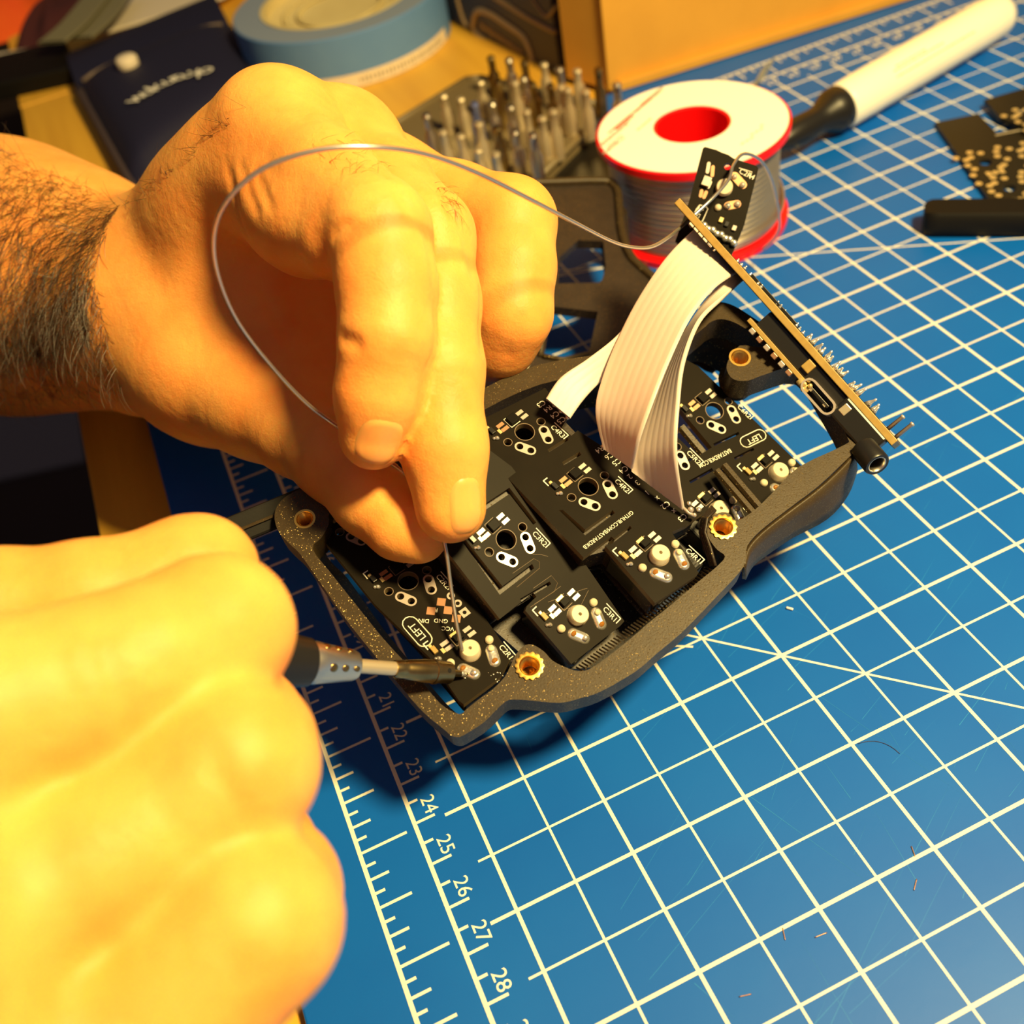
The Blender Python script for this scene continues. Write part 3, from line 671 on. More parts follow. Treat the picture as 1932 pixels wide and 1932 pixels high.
def outline_bar(t, colkey, pts, wd, name, m=m_silk, closed=True):
    O, r, c, n = FR[colkey]; bb = MB(); P = [bp(colkey, *p, .03) for p in pts]
    bb.tube(P + ([P[0]] if closed else []), wd, 4, caps=not closed); return obj(name, bb, m, t)

# --- column 2
b2 = board('C2', 'black column circuit board marked C2R1 and C2R2, being soldered by the iron tip',
           [(875, 1329), (946, 1276), (965, 1238), (905, 1150), (800, 992), (735, 900), (640, 896), (606, 960), (607, 1015), (707, 1140), (810, 1240), (866, 1322)], [],
           [('C2R1', 887, 1230, True), ('C2R2', 770, 1096, False), ('C2R3', 677, 985, False)])
O, r, c, n = FR['C2']
for x, y in ((1210, 1170), (1285, 1105), (1335, 1165), (1395, 1225)):
    bb = MB(); bb.box(bp('C2', *z1(x, y), .04), nrm(r + c) * .85, nrm(r - c) * .85, n * .04); obj('square_pad', bb, m_copper, b2)
for x, y in ((1355, 1060), (1405, 1115)):
    bb = MB(); bb.lathe([(.85, 0), (.85, .06), (.42, .06), (.42, .0)], bp('C2', *z1(x, y)), n, 16, closed=True); obj('ring_pad', bb, m_tin, b2)
bb = MB(); bb.plate([(-.9, -.9), (.9, -.9), (.9, .9), (-.9, .9)], [circ(0, 0, .42, 12)], bp('C2', *z1(1455, 1180), .06), r, -c, n, .06); obj('square_pad', bb, m_tin, b2)
dx = -nrm(r + c * .92); dy = np.cross(n, dx)
for s, x, y, sz in (('DIN', 1160, 1228, 1.25), ('GND', 1285, 1228, 1.25), ('VCC', 1335, 1285, 1.25), ('R', 1248, 1150, 1.25)):
    bb = MB(); p = bp('C2', *z1(x, y), .03); bb.text(s, p - dy * sz * .35 * 0, dx, dy, sz, align='CENTER'); obj('pad_mark', bb, m_silk, b2)
pc0, pc1 = loc2('C2', [bp('C2', *z1(1058, 1262)), bp('C2', *z1(1160, 1378))]); pc0, pc1 = A(*pc0), A(*pc1)
bb = MB(); ring = [O + x * r - y * c + .03 * n for x, y in capsule(pc0, pc1, 1.55, 7)]; bb.tube(ring + [ring[0]], .13, 4, caps=False); obj('left_mark_outline', bb, m_silk, b2)
bb = MB(); mid = O + (pc0 + pc1)[0] / 2 * r - (pc0 + pc1)[1] / 2 * c + .03 * n; cd_ = nrm((pc1 - pc0)[0] * r - (pc1 - pc0)[1] * c); rd_ = np.cross(cd_, n)
bb.text('LEFT', mid + rd_ * .72 * (1 if rd_ @ r > 0 else -1), -cd_, np.cross(n, -cd_), 2.1, align='CENTER'); obj('left_mark', bb, m_silk, b2)
bb = MB(); rs = random.Random(2)
for k in range(26):
    p = bp('C2', *z1(rs.choice((1360, 1420, 1640, 1700)) + rs.uniform(-30, 40), rs.uniform(1600, 1690)), .05); bb.ball(p, rs.uniform(.06, .2), 6, sc=(1, 1, .5))
obj('flux_droplets', bb, m_solder, b2, smooth=True, kind='stuff')

# --- column 3
b3 = board('C3', 'black column circuit board marked C3R1 and C3R2 in the middle, under the fingertips',
           [(965, 880), (1100, 1058), (1178, 1172), (1170, 1181), (1078, 1253), (991, 1152), (994, 1144), (1012, 1126), (1006, 1118), (943, 1168), (800, 985), (762, 930), (850, 850), (925, 850)],
           [[(961, 920), (1012, 986), (1006, 990), (961, 932), (910, 966), (905, 957)], [(868, 1016), (878, 1018), (948, 1106), (1004, 1064), (1008, 1072), (943, 1122)], slot((985, 1131), (1036, 1101), 6)],
           [('C3R1', 1089, 1162, True), ('C3R2', 955, 1018, False)])
O, r, c, n = FR['C3']
for pts in ([(967, 1082), (1007, 1054), (1018, 1060), (1018, 1072), (975, 1108)], [(1006, 1110), (1040, 1086), (1052, 1100), (1046, 1116), (1008, 1140)], [(1000, 1146), (1042, 1118), (1058, 1106)], [(1034, 1136), (1100, 1112), (1108, 1110)], [(1020, 1160), (1096, 1142), (1110, 1114)], [(1005, 1046), (1020, 1046), (1034, 1050)]):
    outline_bar(b3, 'C3', pts, .05, 'copper_trace', m_tan, False)
# --- column 4
b4 = board('C4', 'black column circuit board marked C4R1 to C4R3 with the web address printed across',
           [(912, 790), (1029, 732), (1070, 790), (1060, 806), (1078, 822), (1090, 812), (1130, 838), (1200, 885), (1326, 967), (1294, 992), (1267, 1004), (1318, 1080), (1312, 1088), (1236, 1138), (1142, 1030), (1160, 1018), (1153, 1012), (1101, 1052), (905, 846)],
           [slot((1037, 849), (1069, 829), 6), slot((1065, 873), (1092, 857), 7), [(1054, 962), (1062, 962), (1104, 999), (1156, 962), (1160, 968), (1104, 1010)], slot((1152, 1024), (1188, 996), 6)],
           [('C4R1', 1243, 1050, True), ('C4R2', 1110, 918, False), ('C4R3', 990, 815, False)])
O, r, c, n = FR['C4']
p, q = bp('C4', *z5(1128, 1405), .03), bp('C4', *z5(772, 1668), .03); ex = nrm(q - p); ey = np.cross(n, ex); bb = MB(); wd_ = max(v[0] for v in text_geo('GITHUB.COM/BASTARDKB')[0])
bb.text('GITHUB.COM/BASTARDKB', p - ey * .1, ex, ey * 1.08, np.linalg.norm(q - p) / wd_); obj('web_address', bb, m_silk, b4)
for s, x, y in (('C3', 1021.6, 762), ('R4', 1034, 771.6), ('C4', 1047, 782.5), ('C5', 1059.4, 792.8), ('R4', 1131.6, 848.4), ('C6', 1149.7, 860), ('C5', 1164, 871.7), ('C4', 1177, 886), ('2', 1188.5, 899), ('3', 1202.8, 910.6), ('1', 1222, 928.7), ('x', 1241, 941), ('C2', 1255.9, 953), ('x', 1272.7, 965), ('C3', 1288, 976.6)):
    bb = MB(); bb.text(s, bp('C4', x, y, .03) - ey * .6, ex, ey, 1.75, align='CENTER'); obj('pin_mark', bb, m_silk, b4)
for i in range(11):
    for (x0, y0, x1, y1, nn) in ((1138, 842, 1318, 962, 11),):
        x, y = x0 + (x1 - x0) * i / 10, y0 + (y1 - y0) * i / 10; bb = MB(); bb.ball(bp('C4', x, y, .15), .62, 8, sc=(1, 1, .8)); obj('solder_blob', bb, m_solder, b4, smooth=True)
for i in range(4):
    bb = MB(); bb.ball(bp('C4', 1034 + 12.3 * i, 753 + 11.5 * i, .15), .62, 8, sc=(1, 1, .8)); obj('solder_blob', bb, m_solder, b4, smooth=True)
# --- columns 5 and 6
b6 = board('C6', 'black circuit board behind the ribbon cable with a second web address and a LEFT mark',
           [(1275, 668), (1317, 691), (1452, 821), (1515, 882), (1432, 958), (1366, 880), (1354, 888), (1424, 972), (1385, 1005), (1300, 965), (1230, 900), (1220, 850), (1245, 800), (1279, 826), (1316, 861), (1343, 844), (1298, 790), (1260, 740)],
           [slot((1349, 838), (1392, 818), 5), slot((1284, 878), (1308, 863), 5), slot((1304, 908), (1342, 887), 6), slot((1388, 864), (1420, 848), 5)],
           [('C5R1', 1355, 965, True), ('C6R1', 1467, 893, True), ('C6R2', 1348, 775, False), ('C5R2', 1250, 862, False)])
O, r, c, n = FR['C6']
p, q = bp('C6', 1377, 846, .03), bp('C6', 1317, 876, .03); ex = nrm(q - p); ey = np.cross(n, ex); wd_ = max(v[0] for v in text_geo('BASTARDKB.COM')[0]); bb = MB()
bb.text('BASTARDKB.COM', p, ex, ey * 1.3, np.linalg.norm(q - p) / wd_); obj('web_address', bb, m_silk, b6)
a_, b_ = loc2('C6', [bp('C6', 1407, 834), bp('C6', 1434, 821)]); bb = MB(); ring = [O + x * r - y * c + .03 * n for x, y in capsule(A(*a_), A(*b_), 1.35, 7)]; bb.tube(ring + [ring[0]], .13, 4, caps=False); obj('left_mark_outline', bb, m_silk, b6)
bb = MB(); bb.text('LEFT', bp('C6', 1420, 824, .03), ex, ey, 1.9, align='CENTER'); obj('left_mark', bb, m_silk, b6)

# --- key switches soldered in the first row
for kname, ck, px, py, where in (('C2R1', 'C2', 887, 1230, 'nearest the iron tip, at the mark C2R1'), ('C3R1', 'C3', 1089, 1162, 'at the mark C3R1'), ('C4R1', 'C4', 1243, 1050, 'at the mark C4R1'),
                                 ('C5R1', 'C6', 1355, 965, 'just behind the right brass insert'), ('C6R1', 'C6', 1467, 893, 'farthest right, by the case wall')):
    O, r, c, n = FR[ck]; kp = bp(ck, px, py)
    t = thing('key_switch', 'key switch, cream post poking through the board ' + where, 'key switch', kp - n * 9)
    bb = MB(); bb.box(kp - n * 4.6, r * 6.9, c * 6.9, n * 2.8); obj('housing', bb, m_black, t, bev=.5)
    bb = MB(); bb.lathe([(1.98, -2), (1.98, 1.5), (1.72, 1.9), (.36, 1.9), (.32, .9), (0, .9)], kp, n, 32); obj('centre_post', bb, m_white, t, smooth='auto')
    for h in ('h1', 'h2'):
        bb = MB(); bb.lathe([(.84, -2), (.84, .5), (.6, .9), (0, 1.0)], kp + T[h][0] * r + T[h][1] * c, n, 16); obj('side_post', bb, m_white, t, smooth=True)

# ------------------------------------------------------------------ keyboard case
RN = nrm(A(-.0024, -.336, 1)); RO = CAM + (A(18.9, -4.1, 42.0) - CAM) * 1.049
def rp(px, py, h=0): return onp(px, py, RO + RN * h, RN)
rx, ry, _ = frame(RN, A(1, 0, 0))
def rl(P): return [((p - RO) @ rx, (p - RO) @ ry) for p in P]
case = thing('keyboard_case', 'black sparkly 3D-printed keyboard case lying open, underside up, on the mat', 'keyboard case', (50, 30, 0))
OUT = [(840, 1378), (852, 1388), (868, 1390), (890, 1378), (915, 1361), (953, 1324), (975, 1320), (1005, 1322), (1057, 1326), (1096, 1317), (1135, 1304), (1199, 1267), (1238, 1234), (1290, 1190), (1350, 1128), (1395, 1080), (1406, 1059), (1410, 1030), (1435, 1001), (1486, 961), (1544, 917), (1594, 870), (1612, 850), (1612, 822), (1574, 748), (1526, 680), (1473, 634), (1440, 612), (1413, 594), (1385, 577), (1361, 570), (1338, 574), (1318, 590), (1290, 620), (1220, 650), (1120, 670), (1010, 690), (900, 740), (760, 830), (640, 890), (560, 925), (530, 945), (518, 970), (524, 1000), (545, 1025), (566, 1045), (600, 1093), (650, 1165), (700, 1228), (760, 1300), (800, 1345)]
INN = [(866, 1347), (880, 1338), (900, 1322), (930, 1300), (953, 1276), (964, 1254), (974, 1234), (988, 1219), (1004, 1216), (1026, 1229), (1042, 1246), (1065, 1258), (1093, 1266), (1122, 1257), (1186, 1208), (1225, 1174), (1264, 1143), (1316, 1099), (1350, 1071), (1368, 1050), (1352, 1036), (1335, 1010), (1338, 985), (1355, 968), (1375, 968), (1391, 982), (1424, 962), (1457, 930), (1507, 881), (1592, 840), (1598, 824), (1560, 755), (1514, 692), (1445, 706), (1412, 718), (1385, 716), (1372, 700), (1374, 680), (1396, 652), (1430, 655), (1455, 650), (1410, 622), (1385, 608), (1361, 602), (1340, 608), (1320, 625), (1230, 690), (1130, 705), (1020, 725), (910, 775), (780, 860), (700, 905), (640, 935), (622, 965), (620, 990), (606, 1015), (590, 1036), (625, 1082), (675, 1145), (725, 1207), (785, 1272), (830, 1327)]
def smooth2(P, n=3):
    Q = [A(*p) for p in P]; Q = [Q[-1]] + Q + Q[:2]; o = []
    for i in range(1, len(Q) - 2):
        p0, p1, p2, p3 = Q[i - 1:i + 3]
        for k in range(n):
            t = k / n; o.append(0.5 * (2 * p1 + (p2 - p0) * t + (2 * p0 - 5 * p1 + 4 * p2 - p3) * t * t + (3 * p1 - p0 - 3 * p2 + p3) * t ** 3))
    return o
so, si = smooth2(OUT), smooth2(INN)
PO, PI_ = [rp(*p) for p in so], [rp(*p) for p in si]
inserts = [(999, 1257, 2.5, 'C'), (1364, 995, 2.5, 'C'), (1396, 674, 2.4, 'C'), (575, 979, 2.2, 'C')]
ih = [circ(*rl([rp(x, y)])[0], rr * .93, 24) for x, y, rr, _ in inserts]
b = MB(); b.plate(rl(PO), [rl(PI_)] + ih, RO, rx, ry, RN, 7.0); rim = obj('rim', b, m_case, case, smooth='auto', bev=.45)
# skirt below the rim, leaning inwards
TPx = [(1400, 1066), (1408, 1034), (1435, 1003), (1486, 963), (1544, 919), (1594, 872), (1609, 850)]; BPx = [(1400, 1092), (1416, 1064), (1450, 1038), (1490, 1011), (1556, 976), (1594, 932), (1611, 886)]
b = MB(); oh = [-.6, -4, -8, -10.5]                          # the taller outer wall of the right end
pq = list(zip(catmull([A(*p) for p in TPx], 4), catmull([A(*p) for p in BPx], 4)))
b.grid([[onp(*(A(*p) * (1 - k) + A(*q) * k), RO + RN * h_ * (.62 + .38 * min(1, i / 9)), RN) for i, (p, q) in enumerate(pq)] for h_, k in zip(oh, (0, .35, .75, 1))])
ow = obj('end_wall', b, m_case, case, smooth=True); sm = ow.modifiers.new('solid', 'SOLIDIFY'); sm.thickness = .8 * S
cenr = np.mean(PO, 0); b = MB(); rows = []
for dz, k in ((6.9, .985), (10, .965), (14, .90)): rows.append([cenr + (p - cenr) * k - RN * dz for p in PO])
sel = [i for i, q in enumerate(so) if not (q[0] > 1425 and q[1] < 835)]; i0 = max(range(len(sel)), key=lambda k: (sel[k] - sel[k - 1]) % len(so)); sel = sel[i0:] + sel[:i0]
def sk(dz, k): return [cenr + (PO[i] - cenr) * k - RN * dz for i in sel]
prof = [sk(6.9, .985), sk(10, .965), sk(14, .90), sk(14, .88), sk(10, .945), sk(6.9, .965)]; b.grid([[c_[i] for c_ in prof] for i in range(len(sel))], closed=True); b.f += [tuple(range(6)), tuple(len(b.v) - 6 + k for k in range(6))[::-1]]; b.m += [0, 0]
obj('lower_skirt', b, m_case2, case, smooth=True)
for i, (x, y, rr, _) in enumerate(inserts):
    p = rp(x, y); b = MB(); prof = []
    gear = 22; rows = []
    for h, ro in ((-5, rr * .93), (.35, rr * .93), (.35, rr * 1.06), (.1, rr * 1.06)):
        pass
    if i in (0, 1):
        rows = []
        for h, ro, kn in ((-.1, rr * 1.08, 1), (.38, rr * 1.08, 1), (.42, rr * .98, 0), (.42, rr * .80, 0), (.1, rr * .72, 0)):
            rows.append([p + RN * h + (ro * (1 + .055 * kn * math.cos(14 * a))) * (math.cos(a) * rx + math.sin(a) * ry) for a in np.linspace(0, 2 * math.pi, 84, endpoint=False)])
        b.grid(rows, closed=True)
    else:
        b.lathe([(rr, -.3), (rr, .06), (rr * .8, .06), (rr * .72, -.2)], p, RN, 40, caps=False)
    for k in range(12):
        h = -.1 - k * .42; prof += [(rr * .72, h), (rr * .62, h - .21)]
    b.lathe(prof, p, RN, 40, caps=False); b.lathe([(rr * .63, -5.2), (0, -5.2)], p, RN, 24)  # brass disc added at the bottom of the bore for a golden reflection
    for f in b.f[:0]: pass
    obj('threaded_insert', b, m_brass, case, smooth='auto', label='brass threaded insert at the %s' % ('near left corner', 'right wall', 'far end under the controller', 'far left corner')[i])
b = MB()                                                     # floor under the near row of boards
FL = [(905, 1165), (985, 1235), (1065, 1262), (1122, 1260), (1225, 1178), (1350, 1075), (1420, 968), (1510, 885), (1425, 870), (1330, 900), (1150, 1010), (1000, 1110)]
fp = [bp('C3', 1089, 1162, -8), bp('C4', 1243, 1050, -8), bp('C6', 1440, 920, -8)]; fn = nrm(FR['C3'][3] + FR['C4'][3] * 2); fo = min(fp, key=lambda q: q @ fn)
fx, fy, _ = frame(fn, rx); fpts = [onp(px, py, fo, fn) for px, py in FL]
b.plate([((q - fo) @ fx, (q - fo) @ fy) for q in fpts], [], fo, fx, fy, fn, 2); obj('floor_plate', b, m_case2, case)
def support(ck, P, top, hgt, keys=(), name='column_support'):
    O, r, c, n = FR[ck]; q = [bp(ck, *p) for p in P]; b = MB(); hs = []
    for x, y in keys:
        k2 = loc2(ck, [bp(ck, x, y)])[0]; hs.append([(k2[0] + a * 6, k2[1] + d * 6) for a, d in ((-1, -1), (1, -1), (1, 1), (-1, 1))])
    b.plate(loc2(ck, q), hs, O - n * top, r, -c, n, hgt)
    if keys and ck != 'C6': b.plate(loc2(ck, q), [], O - n * (top + hgt + 1.5), r, -c, n, 1); return obj(name, b, m_case2, case, bev=.3)  # second plate added below so that no light leaks through the key holes
support('C3', [(968, 890), (1097, 1062), (1010, 1122), (942, 1164), (805, 985), (860, 880)], 1.65, 7, [(955, 1018)])
support('C3', [(1080, 1240), (1168, 1176), (1060, 1060), (1000, 1150)], 1.65, 5)
support('C4', [(1025, 742), (1120, 842), (1318, 968), (1262, 1003), (1308, 1082), (1236, 1130), (1148, 1032), (1101, 1045), (915, 848), (918, 795)], 1.65, 6, [(1110, 918), (990, 815)])
support('C2', [(878, 1316), (940, 1272), (955, 1240), (800, 1000), (735, 910), (650, 910), (625, 1000), (715, 1125), (815, 1232)], 1.65, 3.5, [(770, 1096), (685, 990)])
support('C6', [(1425, 950), (1505, 884), (1440, 826), (1372, 872)], 1.65, 5); support('C6', [(1388, 998), (1420, 972), (1350, 890), (1300, 920), (1310, 960)], 1.65, 5)
b = MB(); b.tube([rp(1352, 888, -3), rp(1426, 974, -3)], .9, 6); b.tube([rp(1366, 878, -3), rp(1434, 958, -3)], .9, 6); b.tube([bp('C6', 1285, 806, -3), bp('C6', 1330, 860, -3)], 1.1, 6); obj('partition', b, m_case, case)
# printed grooves round the right insert
b = MB()
for k in range(4):
    b.tube([rp(x, y, -.3 - .7 * k) for x, y in ((1350 - 3 * k, 1068), (1341 - 3.5 * k, 1035), (1330 - 3 * k, 1005), (1334 - 3 * k, 978), (1350 - 2 * k, 962 - 2 * k))], .35, 6)
obj('layer_ridges', b, m_case2, case, smooth=True)
b = MB()                                                     # printed texture on the inner wall of the near edge
for k in range(46):
    t_ = k / 45; x = 1100 + (1345 - 1100) * t_; y = 1266 + (1077 - 1266) * t_; q = rp(x, y, -.6); b.tube([q, q + nrm(rp(x - 14, y - 8, -5) - q) * 4.5], .22, 4)
obj('wall_ridges', b, m_case, case)
# dark end wall below the far arc
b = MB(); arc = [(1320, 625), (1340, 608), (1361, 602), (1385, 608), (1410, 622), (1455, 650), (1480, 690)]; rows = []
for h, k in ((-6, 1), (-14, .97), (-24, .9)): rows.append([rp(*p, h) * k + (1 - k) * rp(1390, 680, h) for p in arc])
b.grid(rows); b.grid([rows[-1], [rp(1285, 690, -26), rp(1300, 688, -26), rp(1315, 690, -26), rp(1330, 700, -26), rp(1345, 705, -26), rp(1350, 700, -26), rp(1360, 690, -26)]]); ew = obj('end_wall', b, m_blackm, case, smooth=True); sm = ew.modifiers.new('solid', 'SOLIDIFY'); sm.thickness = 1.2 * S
b = MB(); b.lathe([(4.4, -6.5), (3.6, -10), (1.5, -12), (0, -12.2)], rp(1402, 684), RN, 28); obj('insert_boss', b, m_case, case, smooth=True)
b = MB(); b.lathe([(4.6, -6.9), (4.2, -9), (0, -9)], rp(575, 979), RN, 28); obj('insert_boss', b, m_case, case, smooth=True)
# dark leg reaching out to the left from the far left corner
l0, l1 = dp(600, 936, 219), dp(420, 1010, 213); b = MB(); ldir = nrm(l1 - l0); ln_ = nrm(np.cross(ldir, ray(510, 970))); b.box((l0 + l1) / 2, (l1 - l0) / 2, ln_ * 3.1, nrm(np.cross(ldir, ln_)) * 2.6); obj('side_leg', b, m_blackm, case, bev=.6)
b = MB(); b.tube([l0 + ln_ * .3 - nrm(ray(600, 935)) * 3, l1 + ln_ * .3 - nrm(ray(420, 1010)) * 3], .35, 6); obj('leg_edge', b, m_case, case)
# thumb cluster frame with its two square key openings
q1, q2, q3 = dp(1078, 630, 290), dp(1085, 405, 318), dp(1185, 470, 312); TN = nrm(np.cross(q3 - q1, q2 - q1)); TN = TN if TN[2] > 0 else -TN
tx, ty, _ = frame(TN, A(1, 0, 0))
def tpn(px, py, h=0): return onp(px, py, q1 + TN * h, TN)
def tl(P, h=0): return [((tpn(*p, h) - q1) @ tx, (tpn(*p, h) - q1) @ ty) for p in P]
TO = [(940, 342), (1029, 341), (1140, 338), (1158, 344), (1168, 360), (1173, 425), (1180, 460), (1192, 486), (1220, 512), (1262, 545), (1235, 650), (1165, 760), (1060, 745), (960, 720), (940, 640)]
op1 = [(1055, 486), (1091, 453), (1138, 455), (1143, 502), (1136, 528), (1130, 533), (1053, 535)]; op2 = [(1041, 578), (1128, 588), (1112, 662), (1063, 674), (1027, 667)]
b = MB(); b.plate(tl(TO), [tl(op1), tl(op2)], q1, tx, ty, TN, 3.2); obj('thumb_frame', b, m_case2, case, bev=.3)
b = MB(); b.tube(catmull([tpn(*p, .6) for p in ((960, 346), (1029, 344), (1135, 341), (1157, 348), (1166, 366), (1171, 425), (1179, 460), (1193, 487), (1222, 514), (1262, 547))], 4), 1.35, 8); obj('frame_lip', b, m_case, case, smooth=True)
b = MB(); b.tube([tpn(*p, .5) for p in ((1030, 580), (1024, 625), (1020, 672))], .9, 8); b.tube([tpn(*p, .5) for p in ((1024, 672), (1063, 678), (1110, 668))], .7, 8); obj('opening_ridge', b, m_case, case, smooth=True)
for x0, x1 in ((1010, 1262),):                               # legs of the frame down to the mat
    for px, py in ((1010, 400), (1165, 400), (1245, 600), (1000, 700), (1150, 745)):
        p = tpn(px, py, -3); b = MB(); b.tube([p, A(p[0], p[1], 0)], 3.2, 10); obj('support_foot', b, m_case2, case)
for px, py, dd in ((1085, 1185, 215), (1230, 1010, 226), (690, 990, 232), (1430, 860, 236)):
    p = dp(px, py, dd); b = MB(); b.tube([p, A(p[0], p[1], 0)], 3.5, 10); obj('support_foot', b, m_case2, case)
# half hidden insert and a scrap of clear tape behind the ring finger
p = dp(940, 715, 240); ax2 = nrm(A(-.1, -.35, 1)); b = MB(); pr = []
for k in range(9): pr += [(2.2, -k * .55), (1.9, -k * .55 - .27)]
b.lathe([(1.2, .1)] + pr + [(0, -5)], p, ax2, 28); obj('threaded_insert', b, m_brass, case, smooth=True, label='dull threaded insert half hidden behind the ring finger')
b = MB(); b.lathe([(3.4, -5.5), (3.4, -1.2), (2.3, -1)], p, ax2, 24); obj('insert_boss', b, m_case2, case, smooth=True)
b = MB(); P = [dp(992, 664, 243), dp(1000, 682, 243), dp(960, 756, 232), dp(950, 752, 232), dp(938, 742, 233)]; P += [p_ - A(0, .3, .5) for p_ in P]
b.add(P, [(0, 1, 2, 3, 4), (9, 8, 7, 6, 5)] + [(i, 5 + i, 5 + (i + 1) % 5, (i + 1) % 5) for i in range(5)]); obj('tape_scrap', b, m_clear, label='scrap of yellowish clear tape at the far end of the boards beside the ring finger', cat='tape')

# ------------------------------------------------------------------ ribbon cables
def ribbon(name, Lp, Rp, ncond, label, th=.9):
    Lq = catmull([dp(*p) for p in Lp], 7); Rq = catmull([dp(*p) for p in Rp], 7); k = ncond * 6; top = []; bot = []
    for i in range(len(Lq)):
        a, b_ = Lq[i], Rq[i]; j0, j1 = max(i - 1, 0), min(i + 1, len(Lq) - 1); t = nrm((Lq[j1] + Rq[j1]) - (Lq[j0] + Rq[j0])); n = nrm(np.cross(b_ - a, t)); n = n if n @ (CAM - a) > 0 else -n
        ra = []; rb = []
        for q in range(k + 1):
            u = q / k; h = th / 2 * (.88 + .12 * abs(math.sin(math.pi * ncond * u)) ** .6); 
            if q in (0, k): h = .05
            ra.append(a + (b_ - a) * u + n * h); rb.append(a + (b_ - a) * u - n * h)
        top.append(ra); bot.append(rb)
    b = MB(); b.grid([top[i] + bot[i][::-1] for i in range(len(top))], closed=True)
    t_ = thing(name, label, 'ribbon cable', Lq[-1]); o = obj('jacket', b, m_cable, t_, smooth=True); return t_, Lq, Rq
ra, La, Ra = ribbon('ribbon_cable', [(1318, 425, 233), (1262, 480, 229), (1207, 560, 224), (1166, 640, 218), (1137, 715, 213), (1125, 775, 210), (1140, 845, 209)],
       [(1392, 514, 230), (1347, 545, 216), (1303, 600, 206), (1264, 680, 199), (1232, 760, 196), (1207, 830, 198), (1194, 884, 205)], 8, 'wide white ribbon cable arching from the controller down to the board pins R4 to C4')
rb, Lb_, Rb = ribbon('ribbon_cable', [(1385, 512, 233), (1338, 560, 226), (1292, 630, 219), (1248, 715, 213), (1216, 790, 210), (1195, 850, 208.5), (1191, 886, 208.5)],
       [(1402, 530, 233), (1364, 562, 223), (1320, 605, 212), (1291, 680, 204), (1281, 760, 199), (1277, 860, 198), (1292, 962, 207)], 7, 'white ribbon cable twisting down right of the wide one, ending at pin C3')
rc, Lc, Rc = ribbon('ribbon_cable', [(1250, 520, 231), (1205, 580, 224), (1165, 632, 219), (1110, 676, 215), (1058, 712, 213), (1030, 752, 212)],
       [(1260, 560, 231), (1222, 620, 224), (1172, 690, 219), (1130, 724, 215), (1100, 756, 213), (1076, 790, 212)], 4, 'narrow four-wire white ribbon cable fanning left to the mark C4R3')
b = MB(); e = dp(1285, 955, 207); b.tube([e, dp(1300, 968, 206.6), dp(1312, 974, 206.6)], .4, 6); b.ball(dp(1303, 962, 206.6), .7, 8); b.ball(dp(1310, 972, 206.6), .5, 8); obj('bared_end', b, m_tin, rb, smooth=True)

# ------------------------------------------------------------------ controller board, edge-on
Ac, Bc = dp(1277, 378, 228), dp(1688, 836, 212); ce1 = nrm(Bc - Ac); CL = np.linalg.norm(Bc - Ac); mid = (Ac + Bc) / 2
ce3 = nrm(mid - CAM); ce3 = nrm(ce3 - (ce3 @ ce1) * ce1); ce2 = np.cross(ce3, ce1)
if (RC @ ce2)[0] > 0: ce2 = -ce2
def cpt(a, o, dpt): return Ac + ce1 * a * CL + ce2 * o + ce3 * dpt
ct = thing('controller_board', 'beige-edged controller circuit board standing on edge with a USB port and an audio jack', 'circuit board', cpt(.5, 0, 20))
b = MB(); V0 = len(b.v); b.box(cpt(.5, 0, 11), ce1 * CL / 2, ce2 * .8, ce3 * 11, 0); obj('board', b, m_fr4b, ct, bev=.15)
b = MB(); b.box(cpt(.5, .85, 11.2), ce1 * (CL / 2 - .1), ce2 * .05, ce3 * 10.8); b.box(cpt(.5, -.85, 11.2), ce1 * (CL / 2 - .1), ce2 * .05, ce3 * 10.8); obj('solder_mask', b, m_pcb, ct)
b = MB(); b.box(cpt(.66, 2.9, 10), ce1 * CL * .20, ce2 * 2.0, ce3 * 9); obj('header_block', b, m_black, ct, bev=.3)
b = MB(); b.box(cpt(.80, 3.0, 8), ce1 * CL * .10, ce2 * 2.1, ce3 * 6); obj('header_block', b, m_blackm, ct, bev=.3)
b = MB(); b.box(cpt(.665, 2.6, .6), ce1 * 1.1, ce2 * 1.2, ce3 * .6); obj('spacer', b, m_fr4b, ct, bev=.2)
b = MB(); b.box(cpt(.57, 5.4, 9.5), ce1 * CL * .135, ce2 * .5, ce3 * 9.2); mb_ = obj('module_board', b, m_fr4b, ct, bev=.12)
for k in range(6):
    b = MB(); b.box(cpt(.47 + .034 * k, 6.5, 1.2), ce1 * .7, ce2 * .55, ce3 * .8); obj('module_part', b, m_copper if k % 2 else m_tin, mb_, bev=.15)
b = MB(); UO = cpt(.755, 5.2, -1.2)
def stad(hl, hr, n=8): return [(s * hl + hr * math.cos(a) , hr * math.sin(a)) for s, a0 in ((1, -math.pi / 2), (-1, math.pi / 2)) for a in np.linspace(a0, a0 + math.pi, n)]
rows = []
for hr, z_ in ((1.75, 0), (1.75, 7), (1.28, 7), (1.28, .0)): rows.append([UO + ce1 * x + ce2 * y + ce3 * z_ for x, y in stad(2.9, hr)])
b.grid(rows + [rows[0]], closed=True); us = obj('usb_shell', b, m_tin, ct, smooth='auto')
b = MB(); b.box(UO + ce3 * 6.2, ce1 * 3.9, ce2 * 1.3, ce3 * .3); obj('port_back', b, m_black, us)
b = MB(); b.box(UO + ce3 * 3.4, ce1 * 3.1, ce2 * .35, ce3 * 2.8); obj('port_tongue', b, m_black, us, bev=.1)
for s in (-1, 1):
    b = MB(); b.box(UO + ce1 * s * 2.2 + ce2 * .2 + ce3 * 1.2, ce1 * .35, ce2 * .3, ce3 * .6); obj('port_contact', b, m_steel, us)
b = MB()
